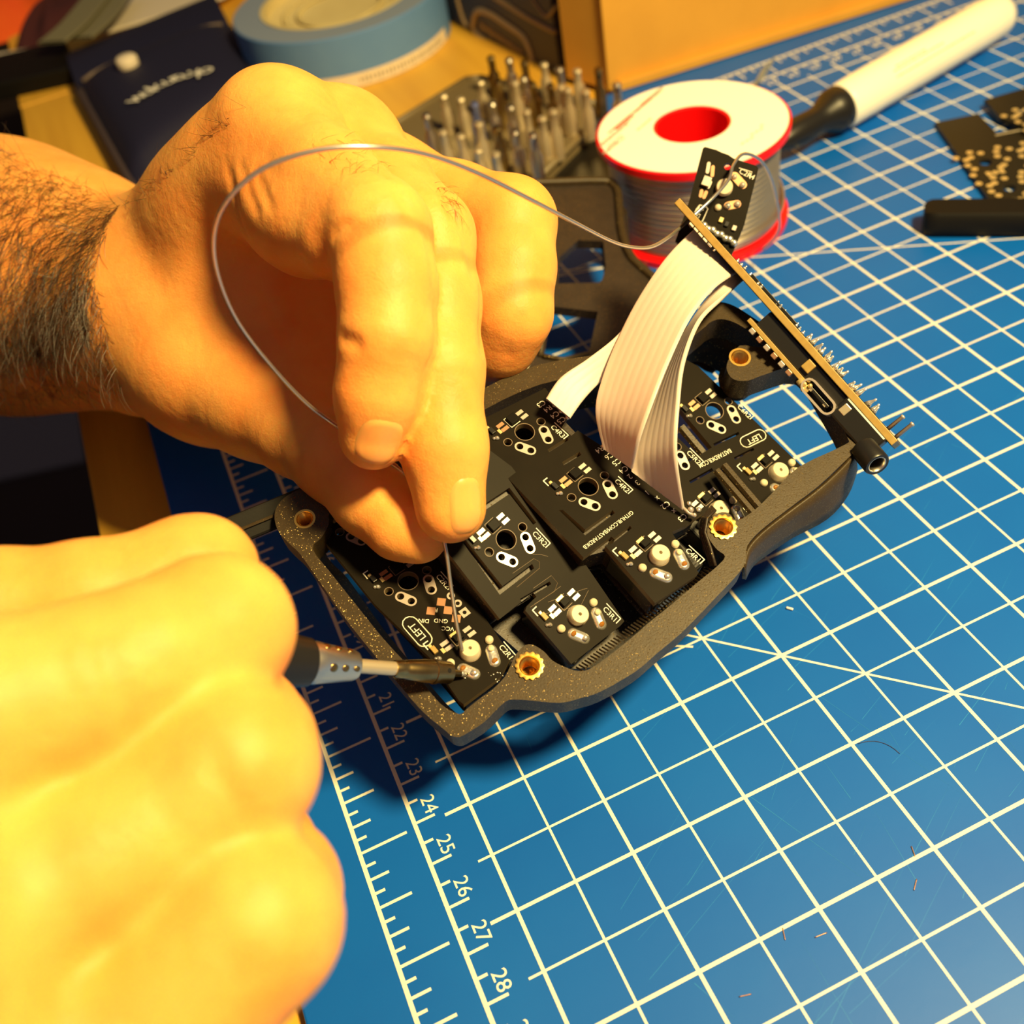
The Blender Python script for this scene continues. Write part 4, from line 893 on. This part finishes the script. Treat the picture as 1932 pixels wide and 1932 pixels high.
for k, (a, o) in enumerate(((.70, 5.6), (.708, 6.6), (.715, 5.0), (.70, 4.4))): b.ball(cpt(a, o, -.6), .55, 8)
b.box(cpt(.70, 6.0, 1), ce1 * 1.6, ce2 * .7, ce3 * 1.4); obj('port_solder', b, m_gold, mb_, smooth=True)
b = MB(); b.box(cpt(.835, 2.9, -.3), ce1 * .9, ce2 * 1.1, ce3 * .5); obj('shell_tab', b, m_steel, us, bev=.15)
b = MB(); b.box(cpt(.895, 3.3, 3.5), ce1 * CL * .085, ce2 * 2.6, ce3 * 4.2); jk = obj('jack_body', b, m_black, ct, bev=.5)
ja = nrm(ce1 * .80 - ce3 * .58); jo = dp(1634, 852, 213)
b = MB(); b.lathe([(2.75, -1), (2.75, 4.2), (2.5, 4.6), (2.0, 4.6), (1.85, 4.3), (1.75, 0), (0, 0)], jo, ja, 36); obj('jack_barrel', b, m_black, jk, smooth='auto')
b = MB(); b.lathe([(2.05, 4.5), (1.9, 4.62), (1.75, 4.5), (1.7, 2), (1.85, 2)], jo, ja, 36, closed=True); obj('jack_ring', b, m_satin, jk, smooth=True)
for a, hh in ((.955, 4.2), (.988, 4.6)):
    b = MB(); b.lathe([(.45, 0), (.42, hh - .6), (.55, hh - .5), (.5, hh - .1), (0, hh)], cpt(a, -.8, 1.0), -ce2, 10); obj('jack_pin', b, m_tin, ct, smooth=True)
rs = random.Random(8)
JX = [.27, .29, .305, .33, .37, .385, .40, .43, .455, .47, .485, .50, .52, .545, .56, .575, .60, .615, .64, .655, .68, .69, .72, .735, .745, .79, .80, .82, .86, .865, .885, .89]
for a in JX:
    big = a > .58; hh = rs.uniform(1.6, 2.6) if big else rs.uniform(.6, 1.1); rr = .75 if big else .5
    b = MB(); b.lathe([(rr, 0), (rr * .7, hh * .35), (rr * .35, hh * .7), (rr * .4, hh * .9), (0, hh)], cpt(a, -.85, rs.uniform(.5, 2.0)), nrm(-ce2 + ce1 * rs.uniform(-.25, .25) - ce3 * rs.uniform(0, .3)), 9); obj('solder_joint', b, m_solder, ct, smooth=True)
b = MB(); b.box(cpt(.44, -1.2, 3), ce1 * 7.5, ce2 * .35, ce3 * 2); obj('chip', b, m_black, ct, bev=.1)
for k in range(6):
    b = MB(); b.box(cpt(.09 + .022 * k, 1.15, .5), ce1 * (.62 if k < 5 else .2), ce2 * .22, ce3 * .35); obj('cable_joint', b, m_silk if k < 4 else m_solder, ct, bev=.1)

# ------------------------------------------------------------------ small thumb board behind the controller
TBN = nrm(nrm(CAM - dp(1355, 380, 243)) + A(.10, .10, .25)); TBO = dp(1355, 390, 243)
def tb(px, py, h=0): return onp(px, py, TBO + TBN * h, TBN)
bx_, by_ = nrm(tb(1431, 314) - tb(1327, 278)), None; by_ = np.cross(TBN, bx_)
def tbl(P): return [((tb(*p) - TBO) @ bx_, (tb(*p) - TBO) @ by_) for p in P]
tt = thing('thumb_circuit_board', 'small upright black circuit board marked C2R4 in front of the solder spool', 'circuit board', TBO)
def z6(x, y): return 1230 + .1294 * x, 270 + .1294 * y
hole_px = [(1100, 340, .85)]
b = MB(); b.plate(tbl([(1326, 280), (1330, 277), (1352, 283), (1362, 288), (1374, 292), (1384, 299), (1394, 302), (1428, 313), (1431, 318), (1404, 425), (1376, 492), (1350, 500), (1284, 462), (1274, 455), (1300, 380)]),
          [circ(*tbl([z6(1105, 340)])[0], .85, 14)], TBO, bx_, by_, TBN, 1.5, 0, 1); obj('board', b, [m_pcb, m_fr4], tt)
def tpad(p, q, rad, m, nm_, hh=.1):
    b = MB(); P2 = tbl([z6(*p), z6(*q)]); b.plate(capsule(A(*P2[0]), A(*P2[1]), rad), [], TBO + TBN * hh, bx_, by_, TBN, hh); return obj(nm_, b, m, tt)
tpad((1205, 480), (1325, 610), .95, m_copper, 'solder_pad'); tpad((1110, 915), (1240, 890), .95, m_copper, 'solder_pad')
for x, y, rr, m in ((1205, 490, .62, m_tin), (1322, 610, .75, m_tin), (1110, 915, .8, m_solder), (1245, 890, .8, m_tin), (965, 940, .85, m_white)):
    b = MB(); b.ball(tb(*z6(x, y), .25), rr, 10, sc=(1, 1, .8), fr=(bx_, by_, TBN)); obj('pin_end', b, m, tt, smooth=True)
b = MB(); b.lathe([(1.95, -2), (1.95, 1.3), (1.7, 1.6), (0, 1.6)], tb(*z6(1055, 660)), TBN, 28); obj('centre_post', b, m_white, tt, smooth='auto')
for p, q, m in (((830, 300), (810, 420), m_tin), ((890, 350), (880, 470), m_copper), ((760, 560), (780, 600), m_tin), ((850, 570), (820, 640), m_tin), ((725, 700), (710, 770), m_copper), ((790, 720), (760, 790), m_copper)): tpad(p, q, .42, m, 'diode_pad')
b = MB(); b.box(tb(*z6(795, 560), .5), bx_ * 1.0, by_ * 1.2, TBN * .5); obj('diode', b, m_satin, tt, bev=.15)
for x, y, m in ((1010, 1120, m_gold), (1090, 1180, m_black), (1200, 1240, m_tin)):
    b = MB(); b.box(tb(*z6(x, y), .3), bx_ * .5, by_ * .6, TBN * .3); obj('chip_part', b, m, tt, bev=.1)
b = MB(); p = tb(*z6(1262, 430), .03); q = tb(*z6(1420, 510), .03); ex = nrm(q - p); b.text('C2R4', p, ex, np.cross(TBN, ex), 1.7); p = tb(*z6(1270, 362), .03); b.tube([p, tb(*z6(1460, 420), .03), tb(*z6(1425, 520), .03)], .12, 4); obj('key_mark', b, m_silk, tt)
b = MB(); P = [tb(*z6(*p), .03) for p in ((700, 900), (790, 930), (815, 960), (740, 1130), (700, 1160), (560, 1230), (540, 1180), (650, 960))]; b.tube(P + [P[0]], .14, 4, caps=False); obj('left_mark_outline', b, m_silk, tt)
b = MB(); p = tb(*z6(640, 1170), .03); q = tb(*z6(760, 960), .03); ex = nrm(q - p); b.text('LEFT', p, ex, np.cross(TBN, ex), 2.0); obj('left_mark', b, m_silk, tt)
for k in range(8):
    b = MB(); b.ball(tb(*z6(760 + 62 * k, 1200 + 34 * k + 22 * (k % 2)), .5), .95, 9, sc=(1, 1, .9)); obj('solder_blob', b, m_solder, tt, smooth=True)

# ------------------------------------------------------------------ solder wire from the spool to the hand
WP = [(1440, 470, 322), (1470, 432, 308), (1462, 360, 285), (1440, 308, 262), (1405, 290, 246), (1383, 312, 239), (1374, 340, 236), (1340, 378, 233), (1296, 418, 232), (1262, 447, 228), (1228, 466, 223), (1190, 466, 217), (1150, 454, 209), (1080, 418, 196), (1000, 376, 184), (900, 326, 173), (800, 290, 165), (700, 277, 159), (600, 283, 157), (500, 316, 157), (432, 374, 159), (404, 440, 163), (411, 520, 168), (450, 610, 175), (520, 700, 184), (580, 762, 191), (630, 800, 196), (700, 850, 198), (757, 888, 198), (776, 908, 197.5), (815, 970, 197), (838, 1022, 196), (851, 1110, 197), (862, 1180, 196.8), (872, 1228, 197.2)]
b = MB(); b.tube(catmull([dp(*p) for p in WP], 5), .40, 8); obj('solder_wire', b, m_wire, smooth=True, label='thin grey solder wire looping from the spool round the upper hand to the board', cat='wire')

# ------------------------------------------------------------------ soldering iron
I0, I1 = dp(884, 1272, 196.3), dp(590, 1250, 176.0); ia = nrm(I0 - I1); IL = np.linalg.norm(I0 - I1)
def ipos(px): t_ = (px - 590) / (884 - 590); return IL * (t_ * 176.0 / (196.3 + (176.0 - 196.3) * t_))
si_ = thing('soldering_iron', 'pen-shaped soldering iron with a black grip, nickel collar and brass-coloured tip', 'soldering iron', I1)
cn = ipos(672); s1 = ipos(757); s2 = ipos(815); s3 = ipos(822); s4 = ipos(852); 
b = MB(); b.lathe([(1.3, cn), (1.3, s1)], I1, ia, 24); obj('shaft', b, m_steel, si_, smooth='auto')
b = MB(); b.lathe([(1.5, s1 - 1.5), (1.75, s1), (1.65, s1 + .5), (1.8, s1 + 1), (2.2, s2 - 1.5), (2.2, s2), (2.35, s2 + .1), (2.35, s3), (2.15, s3 + .1), (2.1, s4 - .6), (1.4, s4 - .1), (.9, s4), (.62, ipos(862)), (.62, ipos(868)), (.25, ipos(882)), (0, ipos(885))], I1, ia, 32); tpo = obj('tip', b, m_tip, si_, smooth='auto')
b = MB(); p = I1 + ia * ipos(836); tv = nrm(CAM - p); tv = nrm(tv - (tv @ ia) * ia); b.lathe([(.45, 1.9), (.45, 2.14), (0, 2.14)], p, nrm(tv + np.cross(tv, ia) * .2), 14); obj('set_hole', b, m_black, tpo)
b = MB(); b.ball(I1 + ia * ipos(872), .75, 12, sc=(.9, .9, 1.3), fr=frame(ia)); obj('tip_solder', b, m_solder, tpo, smooth=True)
b = MB(); b.lathe([(3.75, -.6), (3.75, .4), (3.6, 1.2), (2.75, cn - .8), (2.5, cn - .2), (1.3, cn)], I1, ia, 40); col = obj('collar', b, m_satin, si_, smooth='auto')
tv = nrm(CAM - I1); tv = nrm(tv - (tv @ ia) * ia); tw = np.cross(tv, ia); tw = tw if (RC @ tw)[1] > 0 else -tw
for ang, hs in ((.18, (.13, .42, .70)), (-1.0, (.02, .3, .58))):
    for k, f_ in enumerate(hs):
        h = f_ * cn; rr = 3.62 - .85 * f_; dr = math.cos(ang) * tv + math.sin(ang) * tw; b = MB(); b.lathe([(.75 - .12 * k, rr - .3), (.75 - .12 * k, rr + .02), (.4, rr - .0), (0, rr - .02)], I1 + ia * (h + 1.2), dr, 14); obj('vent_hole', b, m_tip, col, smooth=True)
b = MB(); b.lathe([(3.6, -.5), (4.2, -1.0), (4.6, -4), (5.2, -9), (6.0, -14), (6.2, -22), (6.0, -42), (4.5, -48), (0, -49)], I1, ia, 36); obj('grip', b, m_black, si_, smooth='auto')
# ------------------------------------------------------------------ hands: one continuous surface each, from a distance field
class Field:
    def __init__(s, lo, hi, h):
        s.h = h; s.lo = np.array(lo, float); s.n = np.ceil((np.array(hi) - s.lo) / h).astype(int) + 1
        s.ax = [s.lo[i] + h * np.arange(s.n[i]) for i in range(3)]
    def new(s): return np.full(s.n, 60.0, np.float32)
    def block(s, pts, m):
        pts = np.array(pts); a = np.clip(np.floor((pts.min(0) - m - s.lo) / s.h).astype(int), 0, s.n - 1); b = np.clip(np.ceil((pts.max(0) + m - s.lo) / s.h).astype(int) + 1, 1, s.n)
        sl = tuple(slice(a[i], b[i]) for i in range(3)); X = [s.ax[i][sl[i]].astype(np.float32) for i in range(3)]
        return sl, X[0][:, None, None], X[1][None, :, None], X[2][None, None, :]
    def seg(s, a, b, ra, rb, m=14):
        """distance to a tapering round bone, evaluated near it only"""
        sl, X, Y, Z = s.block([a, b], max(ra, rb) + m); d = b - a; l2 = float(d @ d) + 1e-9
        t = np.clip(((X - a[0]) * d[0] + (Y - a[1]) * d[1] + (Z - a[2]) * d[2]) / l2, 0, 1)
        D = np.sqrt((X - a[0] - t * d[0]) ** 2 + (Y - a[1] - t * d[1]) ** 2 + (Z - a[2] - t * d[2]) ** 2) - (ra + (rb - ra) * t)
        return sl, D
def smin(a, b, k):
    h = np.maximum(k - np.abs(a - b), 0) / k; return np.minimum(a, b) - h * h * k * .25
def smax(a, b, k): return -smin(-a, -b, k)
def surface_nets(D, lo, h):
    ins = D < 0; nx, ny, nz = D.shape
    c = [D[i:nx - 1 + i, j:ny - 1 + j, k:nz - 1 + k] for i in (0, 1) for j in (0, 1) for k in (0, 1)]
    off = [(i, j, k) for i in (0, 1) for j in (0, 1) for k in (0, 1)]
    cnt = sum((q < 0).astype(np.int8) for q in c); act = (cnt > 0) & (cnt < 8); idx = np.argwhere(act); V8 = np.stack([q[act] for q in c], 1)
    acc = np.zeros((len(idx), 3)); nn = np.zeros(len(idx))
    for a in range(8):
        for b in range(a + 1, 8):
            df = [off[b][q] - off[a][q] for q in range(3)]
            if sum(map(abs, df)) != 1: continue
            va, vb = V8[:, a], V8[:, b]; m = (va < 0) != (vb < 0); t = np.where(m, va / np.where(m, va - vb, 1), 0)
            for q in range(3): acc[:, q] += np.where(m, off[a][q] + t * df[q], 0)
            nn += m
    P = lo + h * (idx + acc / nn[:, None]); num = np.full(act.shape, -1, np.int32); num[act] = np.arange(len(idx)); F = []
    for axis in range(3):
        s0 = [slice(None)] * 3; s1 = [slice(None)] * 3; s0[axis] = slice(0, -1); s1[axis] = slice(1, None); A_, B_ = ins[tuple(s0)], ins[tuple(s1)]; e = np.argwhere(A_ != B_)
        u, v = (axis + 1) % 3, (axis + 2) % 3; e = e[(e[:, u] > 0) & (e[:, v] > 0) & (e[:, u] < D.shape[u] - 1) & (e[:, v] < D.shape[v] - 1)]
        flip = A_[tuple(e.T)]; q = []
        for du, dv in ((-1, -1), (0, -1), (0, 0), (-1, 0)): f = e.copy(); f[:, u] += du; f[:, v] += dv; q.append(num[tuple(f.T)])
        q = np.stack(q, 1); q[~flip] = q[~flip][:, ::-1]; F.append(q)
    F = np.concatenate(F); F = F[(F >= 0).all(1)]
    return P, F
def sample(D, lo, h, P):
    g = (np.asarray(P) - lo) / h; i = np.clip(np.floor(g).astype(int), 0, np.array(D.shape) - 2); t = g - i; r = 0
    for a in (0, 1):
        for b in (0, 1):
            for c in (0, 1):
                wgt = (t[..., 0] if a else 1 - t[..., 0]) * (t[..., 1] if b else 1 - t[..., 1]) * (t[..., 2] if c else 1 - t[..., 2]); r = r + wgt * D[i[..., 0] + a, i[..., 1] + b, i[..., 2] + c]
    return r
def grad(D, lo, h, p):
    e = np.eye(3) * h; return nrm([float(sample(D, lo, h, p + e[i]) - sample(D, lo, h, p - e[i])) for i in range(3)])
def hand_mesh(name, spec, parent, h, label):
    """spec: groups of bones. group 0 is the palm; every later group blends into the palm but stays creased against its neighbours"""
    pts = [dp(*q[:3]) for g in spec['groups'] for ch in g['chains'] for q in ch]; lo = np.min(pts, 0) - 34; hi = np.max(pts, 0) + 34
    for i in range(3):
        lo[i] = max(lo[i], spec.get('lo', (-1e9,) * 3)[i]); hi[i] = min(hi[i], spec.get('hi', (1e9,) * 3)[i])
    Fd = Field(lo, hi, h); fields = []
    for g in spec['groups']:
        D = Fd.new()
        for ch in g['chains']:
            P = [dp(*q[:3]) for q in ch]; R = [q[3] for q in ch]
            if len(P) == 1: P = P * 2; R = R * 2
            for i in range(len(P) - 1):
                sl, d = Fd.seg(P[i], P[i + 1] + 1e-6, R[i], R[i + 1]); D[sl] = smin(D[sl], d, g.get('k', 4))
        fields.append(D)
    D = fields[0].copy(); raw = None; G = np.zeros(Fd.n, np.float32); gd, gw = spec.get('groove', (.7, .8))
    for g, F_ in zip(spec['groups'][1:], fields[1:]):
        D = smin(D, smin(fields[0], F_, g.get('kp', 6)), spec.get('kf', .8))
        if raw is not None: G = np.maximum(G, np.exp(-((raw - F_) / gw) ** 2) * np.clip(1.2 - np.abs(np.minimum(raw, F_)) / 4, 0, 1))   # deeper where two fingers meet
        raw = F_.copy() if raw is None else np.minimum(raw, F_)
    for cr in spec.get('creases', []):                       # (points, width mm, depth mm)
        Q = []
        for q in cr[0]:                                      # onto the skin
            rd = ray(q[0], q[1]); dd = q[2] - 25
            while dd < q[2] + 25 and float(sample(D, Fd.lo, h, CAM + rd * dd)) > 0: dd += .5
            Q.append(CAM + rd * dd)
        P = catmull(Q, 3)
        acc = None
        for i in range(len(P) - 1):
            sl, d = Fd.seg(P[i], P[i + 1] + 1e-6, 0, 0, m=cr[1] * 2.6 + 5 * cr[1]); W = np.exp(-(d / cr[1]) ** 2) * cr[2] * (math.sin(math.pi * (i + .7) / (len(P) + .4)) ** .5)
            if acc is None: acc = np.zeros(Fd.n, np.float32)
            acc[sl] = np.maximum(acc[sl], np.abs(W))
        D += acc if cr[2] > 0 else -acc
    P, F = surface_nets(D, Fd.lo, h)
    for it in range(spec.get('sm', 2)):                                      # light smoothing
        s_ = np.zeros_like(P); n_ = np.zeros(len(P))
        for a in range(4):
            i0, i1 = F[:, a], F[:, (a + 1) % 4]; np.add.at(s_, i0, P[i1]); np.add.at(n_, i0, 1); np.add.at(s_, i1, P[i0]); np.add.at(n_, i1, 1)
        P = P + .5 * (s_ / np.maximum(n_, 1)[:, None] - P)
    e1, e2 = P[F[:, 1]] - P[F[:, 0]], P[F[:, 3]] - P[F[:, 0]]; fn_ = np.cross(e1, e2); vn = np.zeros_like(P)
    for a in range(4): np.add.at(vn, F[:, a], fn_)
    vn /= np.maximum(np.linalg.norm(vn, axis=1), 1e-9)[:, None]
    P = P - vn * (gd * sample(G, Fd.lo, h, np.clip(P, Fd.lo, Fd.lo + h * (Fd.n - 1.01))))[:, None]      # the folds between touching fingers
    me = bpy.data.meshes.new(name); me.vertices.add(len(P)); me.vertices.foreach_set('co', ((P - BASE[parent.name]) * S).astype(np.float32).ravel())
    me.loops.add(F.size); me.loops.foreach_set('vertex_index', F.ravel().astype(np.int32)); me.polygons.add(len(F)); me.polygons.foreach_set('loop_start', np.arange(0, F.size, 4, dtype=np.int32)); me.polygons.foreach_set('loop_total', np.full(len(F), 4, np.int32))
    me.update(calc_edges=True); me.validate(); me.polygons.foreach_set('use_smooth', [True] * len(me.polygons)); me.materials.append(m_skin)
    o = bpy.data.objects.new(name, me); put(o, parent); o['label'] = label
    return o, D, Fd.lo, h
def nail(o, D, lo, h, px, py, tipx, tipy, dist, hl, hw, nm='fingernail'):
    c = dp(px, py, dist); n = -nrm(ray(px, py)); 
    for _ in range(40): c = c - n * float(sample(D, lo, h, c)) * .6 * (1 if n @ n else 1)
    n = grad(D, lo, h, c); t = dp(tipx, tipy, dist) - dp(px, py, dist); t = nrm(t - (t @ n) * n); s_ = np.cross(n, t); rows = []
    for rho in np.linspace(1, 0, 8):
        row = []
        for a in np.linspace(0, 2 * math.pi, 28, endpoint=False):
            ca, sa = math.cos(a), math.sin(a); e = 2 / 2.9; u = abs(ca) ** e * math.copysign(1, ca) * rho * hl; v = abs(sa) ** e * math.copysign(1, sa) * rho * hw
            p = c + t * u + s_ * v + n * 4; tgt = .22 + .12 * (1 - rho) if rho < .93 else (.16 if rho < .99 else -.25)
            for _ in range(14): p = p - n * (float(sample(D, lo, h, p)) - tgt) * .8
            row.append(p)
        rows.append(row)
    b = MB(); b.grid(rows, closed=True); return obj(nm, b, m_nail, o, smooth=True)

person = thing('person', 'person reaching in from the left with bare forearm, holding solder wire and a soldering iron', 'person', A(-150, 150, 0))
left = dict(groove=(.35, .9), groups=[
    dict(k=14, chains=[                                      # forearm, wrist and palm
        [(-420, 430, 345, 41), (-150, 490, 318, 40), (40, 530, 302, 36.5), (165, 550, 289, 29), (280, 570, 274, 21.5)],
        [(280, 575, 273, 20), (420, 400, 243, 14), (520, 234, 217, 9.6)],
        [(285, 575, 276, 19), (480, 400, 252, 15), (655, 268, 228, 9.6)],
        [(295, 600, 285, 18), (520, 450, 268, 15), (742, 350, 244, 9.8)],
        [(310, 640, 296, 18), (540, 520, 285, 14), (800, 410, 260, 9)],
        [(300, 622, 264, 21), (400, 690, 250, 16), (490, 758, 237, 11.6)],
        [(340, 560, 262, 17), (430, 600, 250, 11)],
        [(425, 395, 236, 9), (452, 480, 240, 7.5), (512, 610, 240, 7.5), (590, 735, 230, 7)],
        [(470, 310, 226, 9.5), (590, 420, 206, 9)],
        [(470, 470, 262, 14), (560, 600, 264, 14), (610, 720, 252, 11)], [(560, 480, 250, 13), (640, 620, 250, 13)],
    ]),
    dict(k=3.2, kp=9, chains=[[(490, 758, 237, 11.6), (565, 815, 225, 9.6), (632, 866, 214.5, 8.6), (700, 938, 207, 7.7), (760, 990, 203, 6.9), (794, 1012, 201, 5.3)]]),
    dict(k=3.2, kp=9, chains=[[(520, 234, 217, 9.6), (620, 335, 201, 9.1), (716, 437, 188, 9.2), (730, 540, 186, 8.8), (731, 640, 185, 8.4), (716, 745, 187, 7.8), (704, 822, 189.5, 6.4)], [(500, 320, 224, 10.5), (566, 398, 209, 10.2), (640, 452, 194, 8)]]),
    dict(k=3.2, kp=8, chains=[[(655, 268, 228, 9.6), (733, 352, 216, 9.2), (806, 446, 202, 9.0), (822, 570, 198.5, 8.4), (828, 690, 195.5, 8.3), (838, 845, 193.5, 7.9), (850, 958, 194, 6.8)]]),
    dict(k=3.2, kp=7, chains=[[(742, 350, 244, 9.8), (860, 388, 234, 9.4), (966, 418, 226, 9.4), (968, 505, 222.5, 8.9), (962, 590, 221, 8.8), (940, 640, 226, 8.3), (915, 672, 233, 7.4)]]),
    dict(k=3.2, kp=7, chains=[[(800, 410, 260, 9), (925, 500, 250, 8), (905, 610, 250, 7.3), (880, 660, 257, 6.6)]]),
], creases=[
    ([(628, 446, 182), (640, 432, 182), (664, 424, 181)], 1.1, 1.1), ([(644, 638, 182), (656, 642, 180), (672, 648, 177)], 1.2, 1.5), ([(608, 196, 208), (655, 255, 205), (705, 315, 200), (765, 385, 196), (805, 440, 193), (819, 520, 190), (823, 600, 189), (815, 680, 188), (792, 760, 188), (770, 850, 190)], .9, 1.1), ([(775, 285, 222), (812, 345, 222), (850, 405, 220), (884, 462, 214)], 1.0, 1.0), ([(904, 540, 212), (908, 600, 212), (910, 660, 214)], .9, 1.0), ([(728, 668, 176), (772, 676, 177), (808, 690, 180)], .7, .3), ([(700, 596, 177), (760, 604, 177), (806, 618, 180)], .7, .22),
    ([(880, 470, 214), (890, 490, 214), (893, 520, 213)], 1.2, 1.2), ([(852, 772, 185), (880, 782, 185), (905, 786, 188)], .7, .35), ([(842, 700, 186), (876, 706, 186), (902, 712, 188)], .7, .28),
    ([(430, 318, 219), (442, 370, 222), (462, 440, 230)], 1.2, .7), ([(455, 310, 214), (470, 360, 216), (488, 400, 219)], 1.0, .6), ([(482, 322, 211), (500, 366, 212), (512, 392, 214)], 1.0, .6), ([(470, 470, 230), (500, 560, 231), (548, 650, 229)], 1.0, .5),
    ([(593, 850, 211), (588, 872, 209), (596, 900, 209)], .6, .35), ([(720, 905, 200), (742, 945, 198), (762, 990, 197)], 1.0, .35), ([(240, 395, 292), (185, 500, 283), (172, 600, 282), (215, 730, 280)], 2.4, 1.6),
    ([(690, 800, 180), (682, 830, 181), (690, 865, 183)], .6, .22), ([(848, 925, 185), (840, 950, 186), (850, 985, 187)], .7, .4), ([(905, 660, 214), (960, 668, 214), (1008, 690, 216)], .8, .3),
    ([(505, 170, 212), (540, 164, 212), (580, 180, 212)], .8, .25), ([(500, 190, 210), (545, 186, 208), (590, 204, 208)], .8, .25), ([(505, 212, 208), (548, 212, 206), (590, 230, 206)], .8, .22),
])
lh, LD, Llo, Lh_ = hand_mesh('hand', left, person, .85, 'left hand and hairy forearm, pinching the solder wire between thumb and fingertips')
nail(lh, LD, Llo, Lh_, 716, 836, 706, 890, 184, 5.2, 4.3); nail(lh, LD, Llo, Lh_, 884, 955, 892, 1020, 188, 5.6, 3.6)

right = dict(kf=2.0, groove=(.0, .9), lo=(-330, -400, -60), groups=[
    dict(k=14, chains=[                                      # forearm and palm, mostly outside the picture
        [(-1700, 1900, 175, 30), (-900, 1720, 140, 25), (-520, 1620, 125, 20)],
        [(-520, 1500, 128, 18), (-250, 1400, 116, 12.8)], [(-520, 1620, 120, 18), (-210, 1790, 106, 12.6)], [(-520, 1750, 118, 18), (-150, 2140, 102, 12)], [(-520, 1850, 122, 16), (-60, 2420, 106, 10.5)],
        [(-520, 1400, 140, 17), (-180, 1210, 146, 11.5)],
    ]),
    dict(k=3.5, kp=8, chains=[[(-250, 1400, 116, 12.8), (-40, 1352, 117, 10.6), (150, 1300, 122, 10.0), (290, 1248, 127, 9.5), (408, 1188, 134, 9.5), (430, 1188, 145, 8.6), (440, 1205, 156, 7.6)]]),
    dict(k=3.5, kp=8, chains=[[(-210, 1790, 106, 12.6), (0, 1728, 113, 9.9), (185, 1626, 117, 9.5), (320, 1540, 121, 9.4), (440, 1446, 124, 9.7), (462, 1412, 138, 9), (475, 1360, 152, 7.8)]]),
    dict(k=3.5, kp=8, chains=[[(-150, 2140, 102, 12), (60, 2095, 108, 10.0), (225, 1978, 112, 9.6), (360, 1864, 115, 9.5), (475, 1742, 118, 9.8), (505, 1685, 134, 9), (500, 1600, 150, 7.6)]]),
    dict(k=3.5, kp=8, chains=[[(-60, 2420, 106, 10.5), (240, 2280, 112, 9.6), (340, 2130, 118, 8.6), (390, 2050, 136, 7.8)]]),
    dict(k=3.2, kp=8, chains=[[(-180, 1210, 146, 11.5), (0, 1160, 148, 9.2), (170, 1135, 150, 8.6), (300, 1105, 153, 8.0), (366, 1082, 156, 8.5), (382, 1078, 156.5, 8.2)]]),
], creases=[
    ([(165, 1140, 112), (190, 1220, 111), (225, 1310, 112), (240, 1370, 113)], 1.0, .55), ([(95, 1150, 109), (115, 1250, 107), (145, 1340, 109)], 1.2, .4), ([(395, 1400, 114), (415, 1460, 113), (450, 1530, 113)], 1.0, .55), ([(300, 1330, 119), (330, 1340, 119), (360, 1330, 120)], 1.6, .3),
    ([(300, 1500, 108), (320, 1560, 108), (345, 1600, 108)], 1.5, .3), ([(420, 1760, 106), (445, 1810, 106), (470, 1850, 106)], 1.0, .4), ([(270, 1160, 120), (300, 1180, 119), (320, 1210, 119)], 2.2, -.35), ([(250, 1260, 113), (275, 1290, 113)], 2.5, -.35),
    ([(270, 1020, 142), (330, 1040, 142), (400, 1040, 142)], 1.2, .35), ([(560, 1150, 127), (540, 1210, 126), (520, 1260, 127)], .8, -.3),
])
rh, RD, Rlo, Rh_ = hand_mesh('hand', right, person, 1.0, 'right hand gripping the soldering iron, fingers curled, blurred close to the camera')

# forearm hair and a little on the fingers
rs = random.Random(21); hb = MB()
def hairs(D, lo, h, n, poly, dist, L0, L1, dirpx, rad, curl=.5):
    for _ in range(n):
        u, v = rs.random(), rs.random(); P = poly; px = (P[0][0] * (1 - u) + P[1][0] * u) * (1 - v) + (P[3][0] * (1 - u) + P[2][0] * u) * v; py = (P[0][1] * (1 - u) + P[1][1] * u) * (1 - v) + (P[3][1] * (1 - u) + P[2][1] * u) * v
        rd = ray(px, py); p = None
        for dd in np.linspace(dist - 40, dist + 40, 41):
            if float(sample(D, lo, h, CAM + rd * dd)) < 0: p = CAM + rd * (dd - 1); break
        if p is None: continue
        n_ = grad(D, lo, h, p); p = p - n_ * float(sample(D, lo, h, p)); e = dp(px + dirpx[0], py + dirpx[1], dist) - dp(px, py, dist); e = nrm(e); e = nrm(e - (e @ n_) * n_ + np.array([rs.gauss(0, .45) for _ in range(3)])); L = rs.uniform(L0, L1); w_ = np.cross(n_, e) * rs.gauss(0, curl)
        hb.tube([p + e * L * s + n_ * (L * .42 * s * (1.15 - s)) + w_ * L * s * s * .5 for s in np.linspace(0, 1, 6)], [rad, rad, rad * .9, rad * .7, rad * .5, rad * .2], 3, caps=False)
hairs(LD, Llo, Lh_, 2300, [(-10, 270), (235, 390), (165, 640), (-10, 700)], 285, 5, 12, (-10, 60), .048)
hairs(LD, Llo, Lh_, 900, [(-10, 600), (180, 520), (230, 730), (-10, 770)], 280, 4, 9, (10, 60), .045)
hairs(LD, Llo, Lh_, 60, [(220, 400), (430, 220), (470, 200), (260, 400)], 245, 3, 6, (-60, -30), .035)
hairs(LD, Llo, Lh_, 50, [(560, 270), (680, 250), (760, 330), (640, 330)], 205, 2, 4.5, (40, 40), .03)
hairs(LD, Llo, Lh_, 40, [(820, 345), (860, 360), (870, 420), (830, 400)], 215, 2, 4, (20, 50), .03)
obj('body_hair', hb, m_hair, lh, kind='stuff')
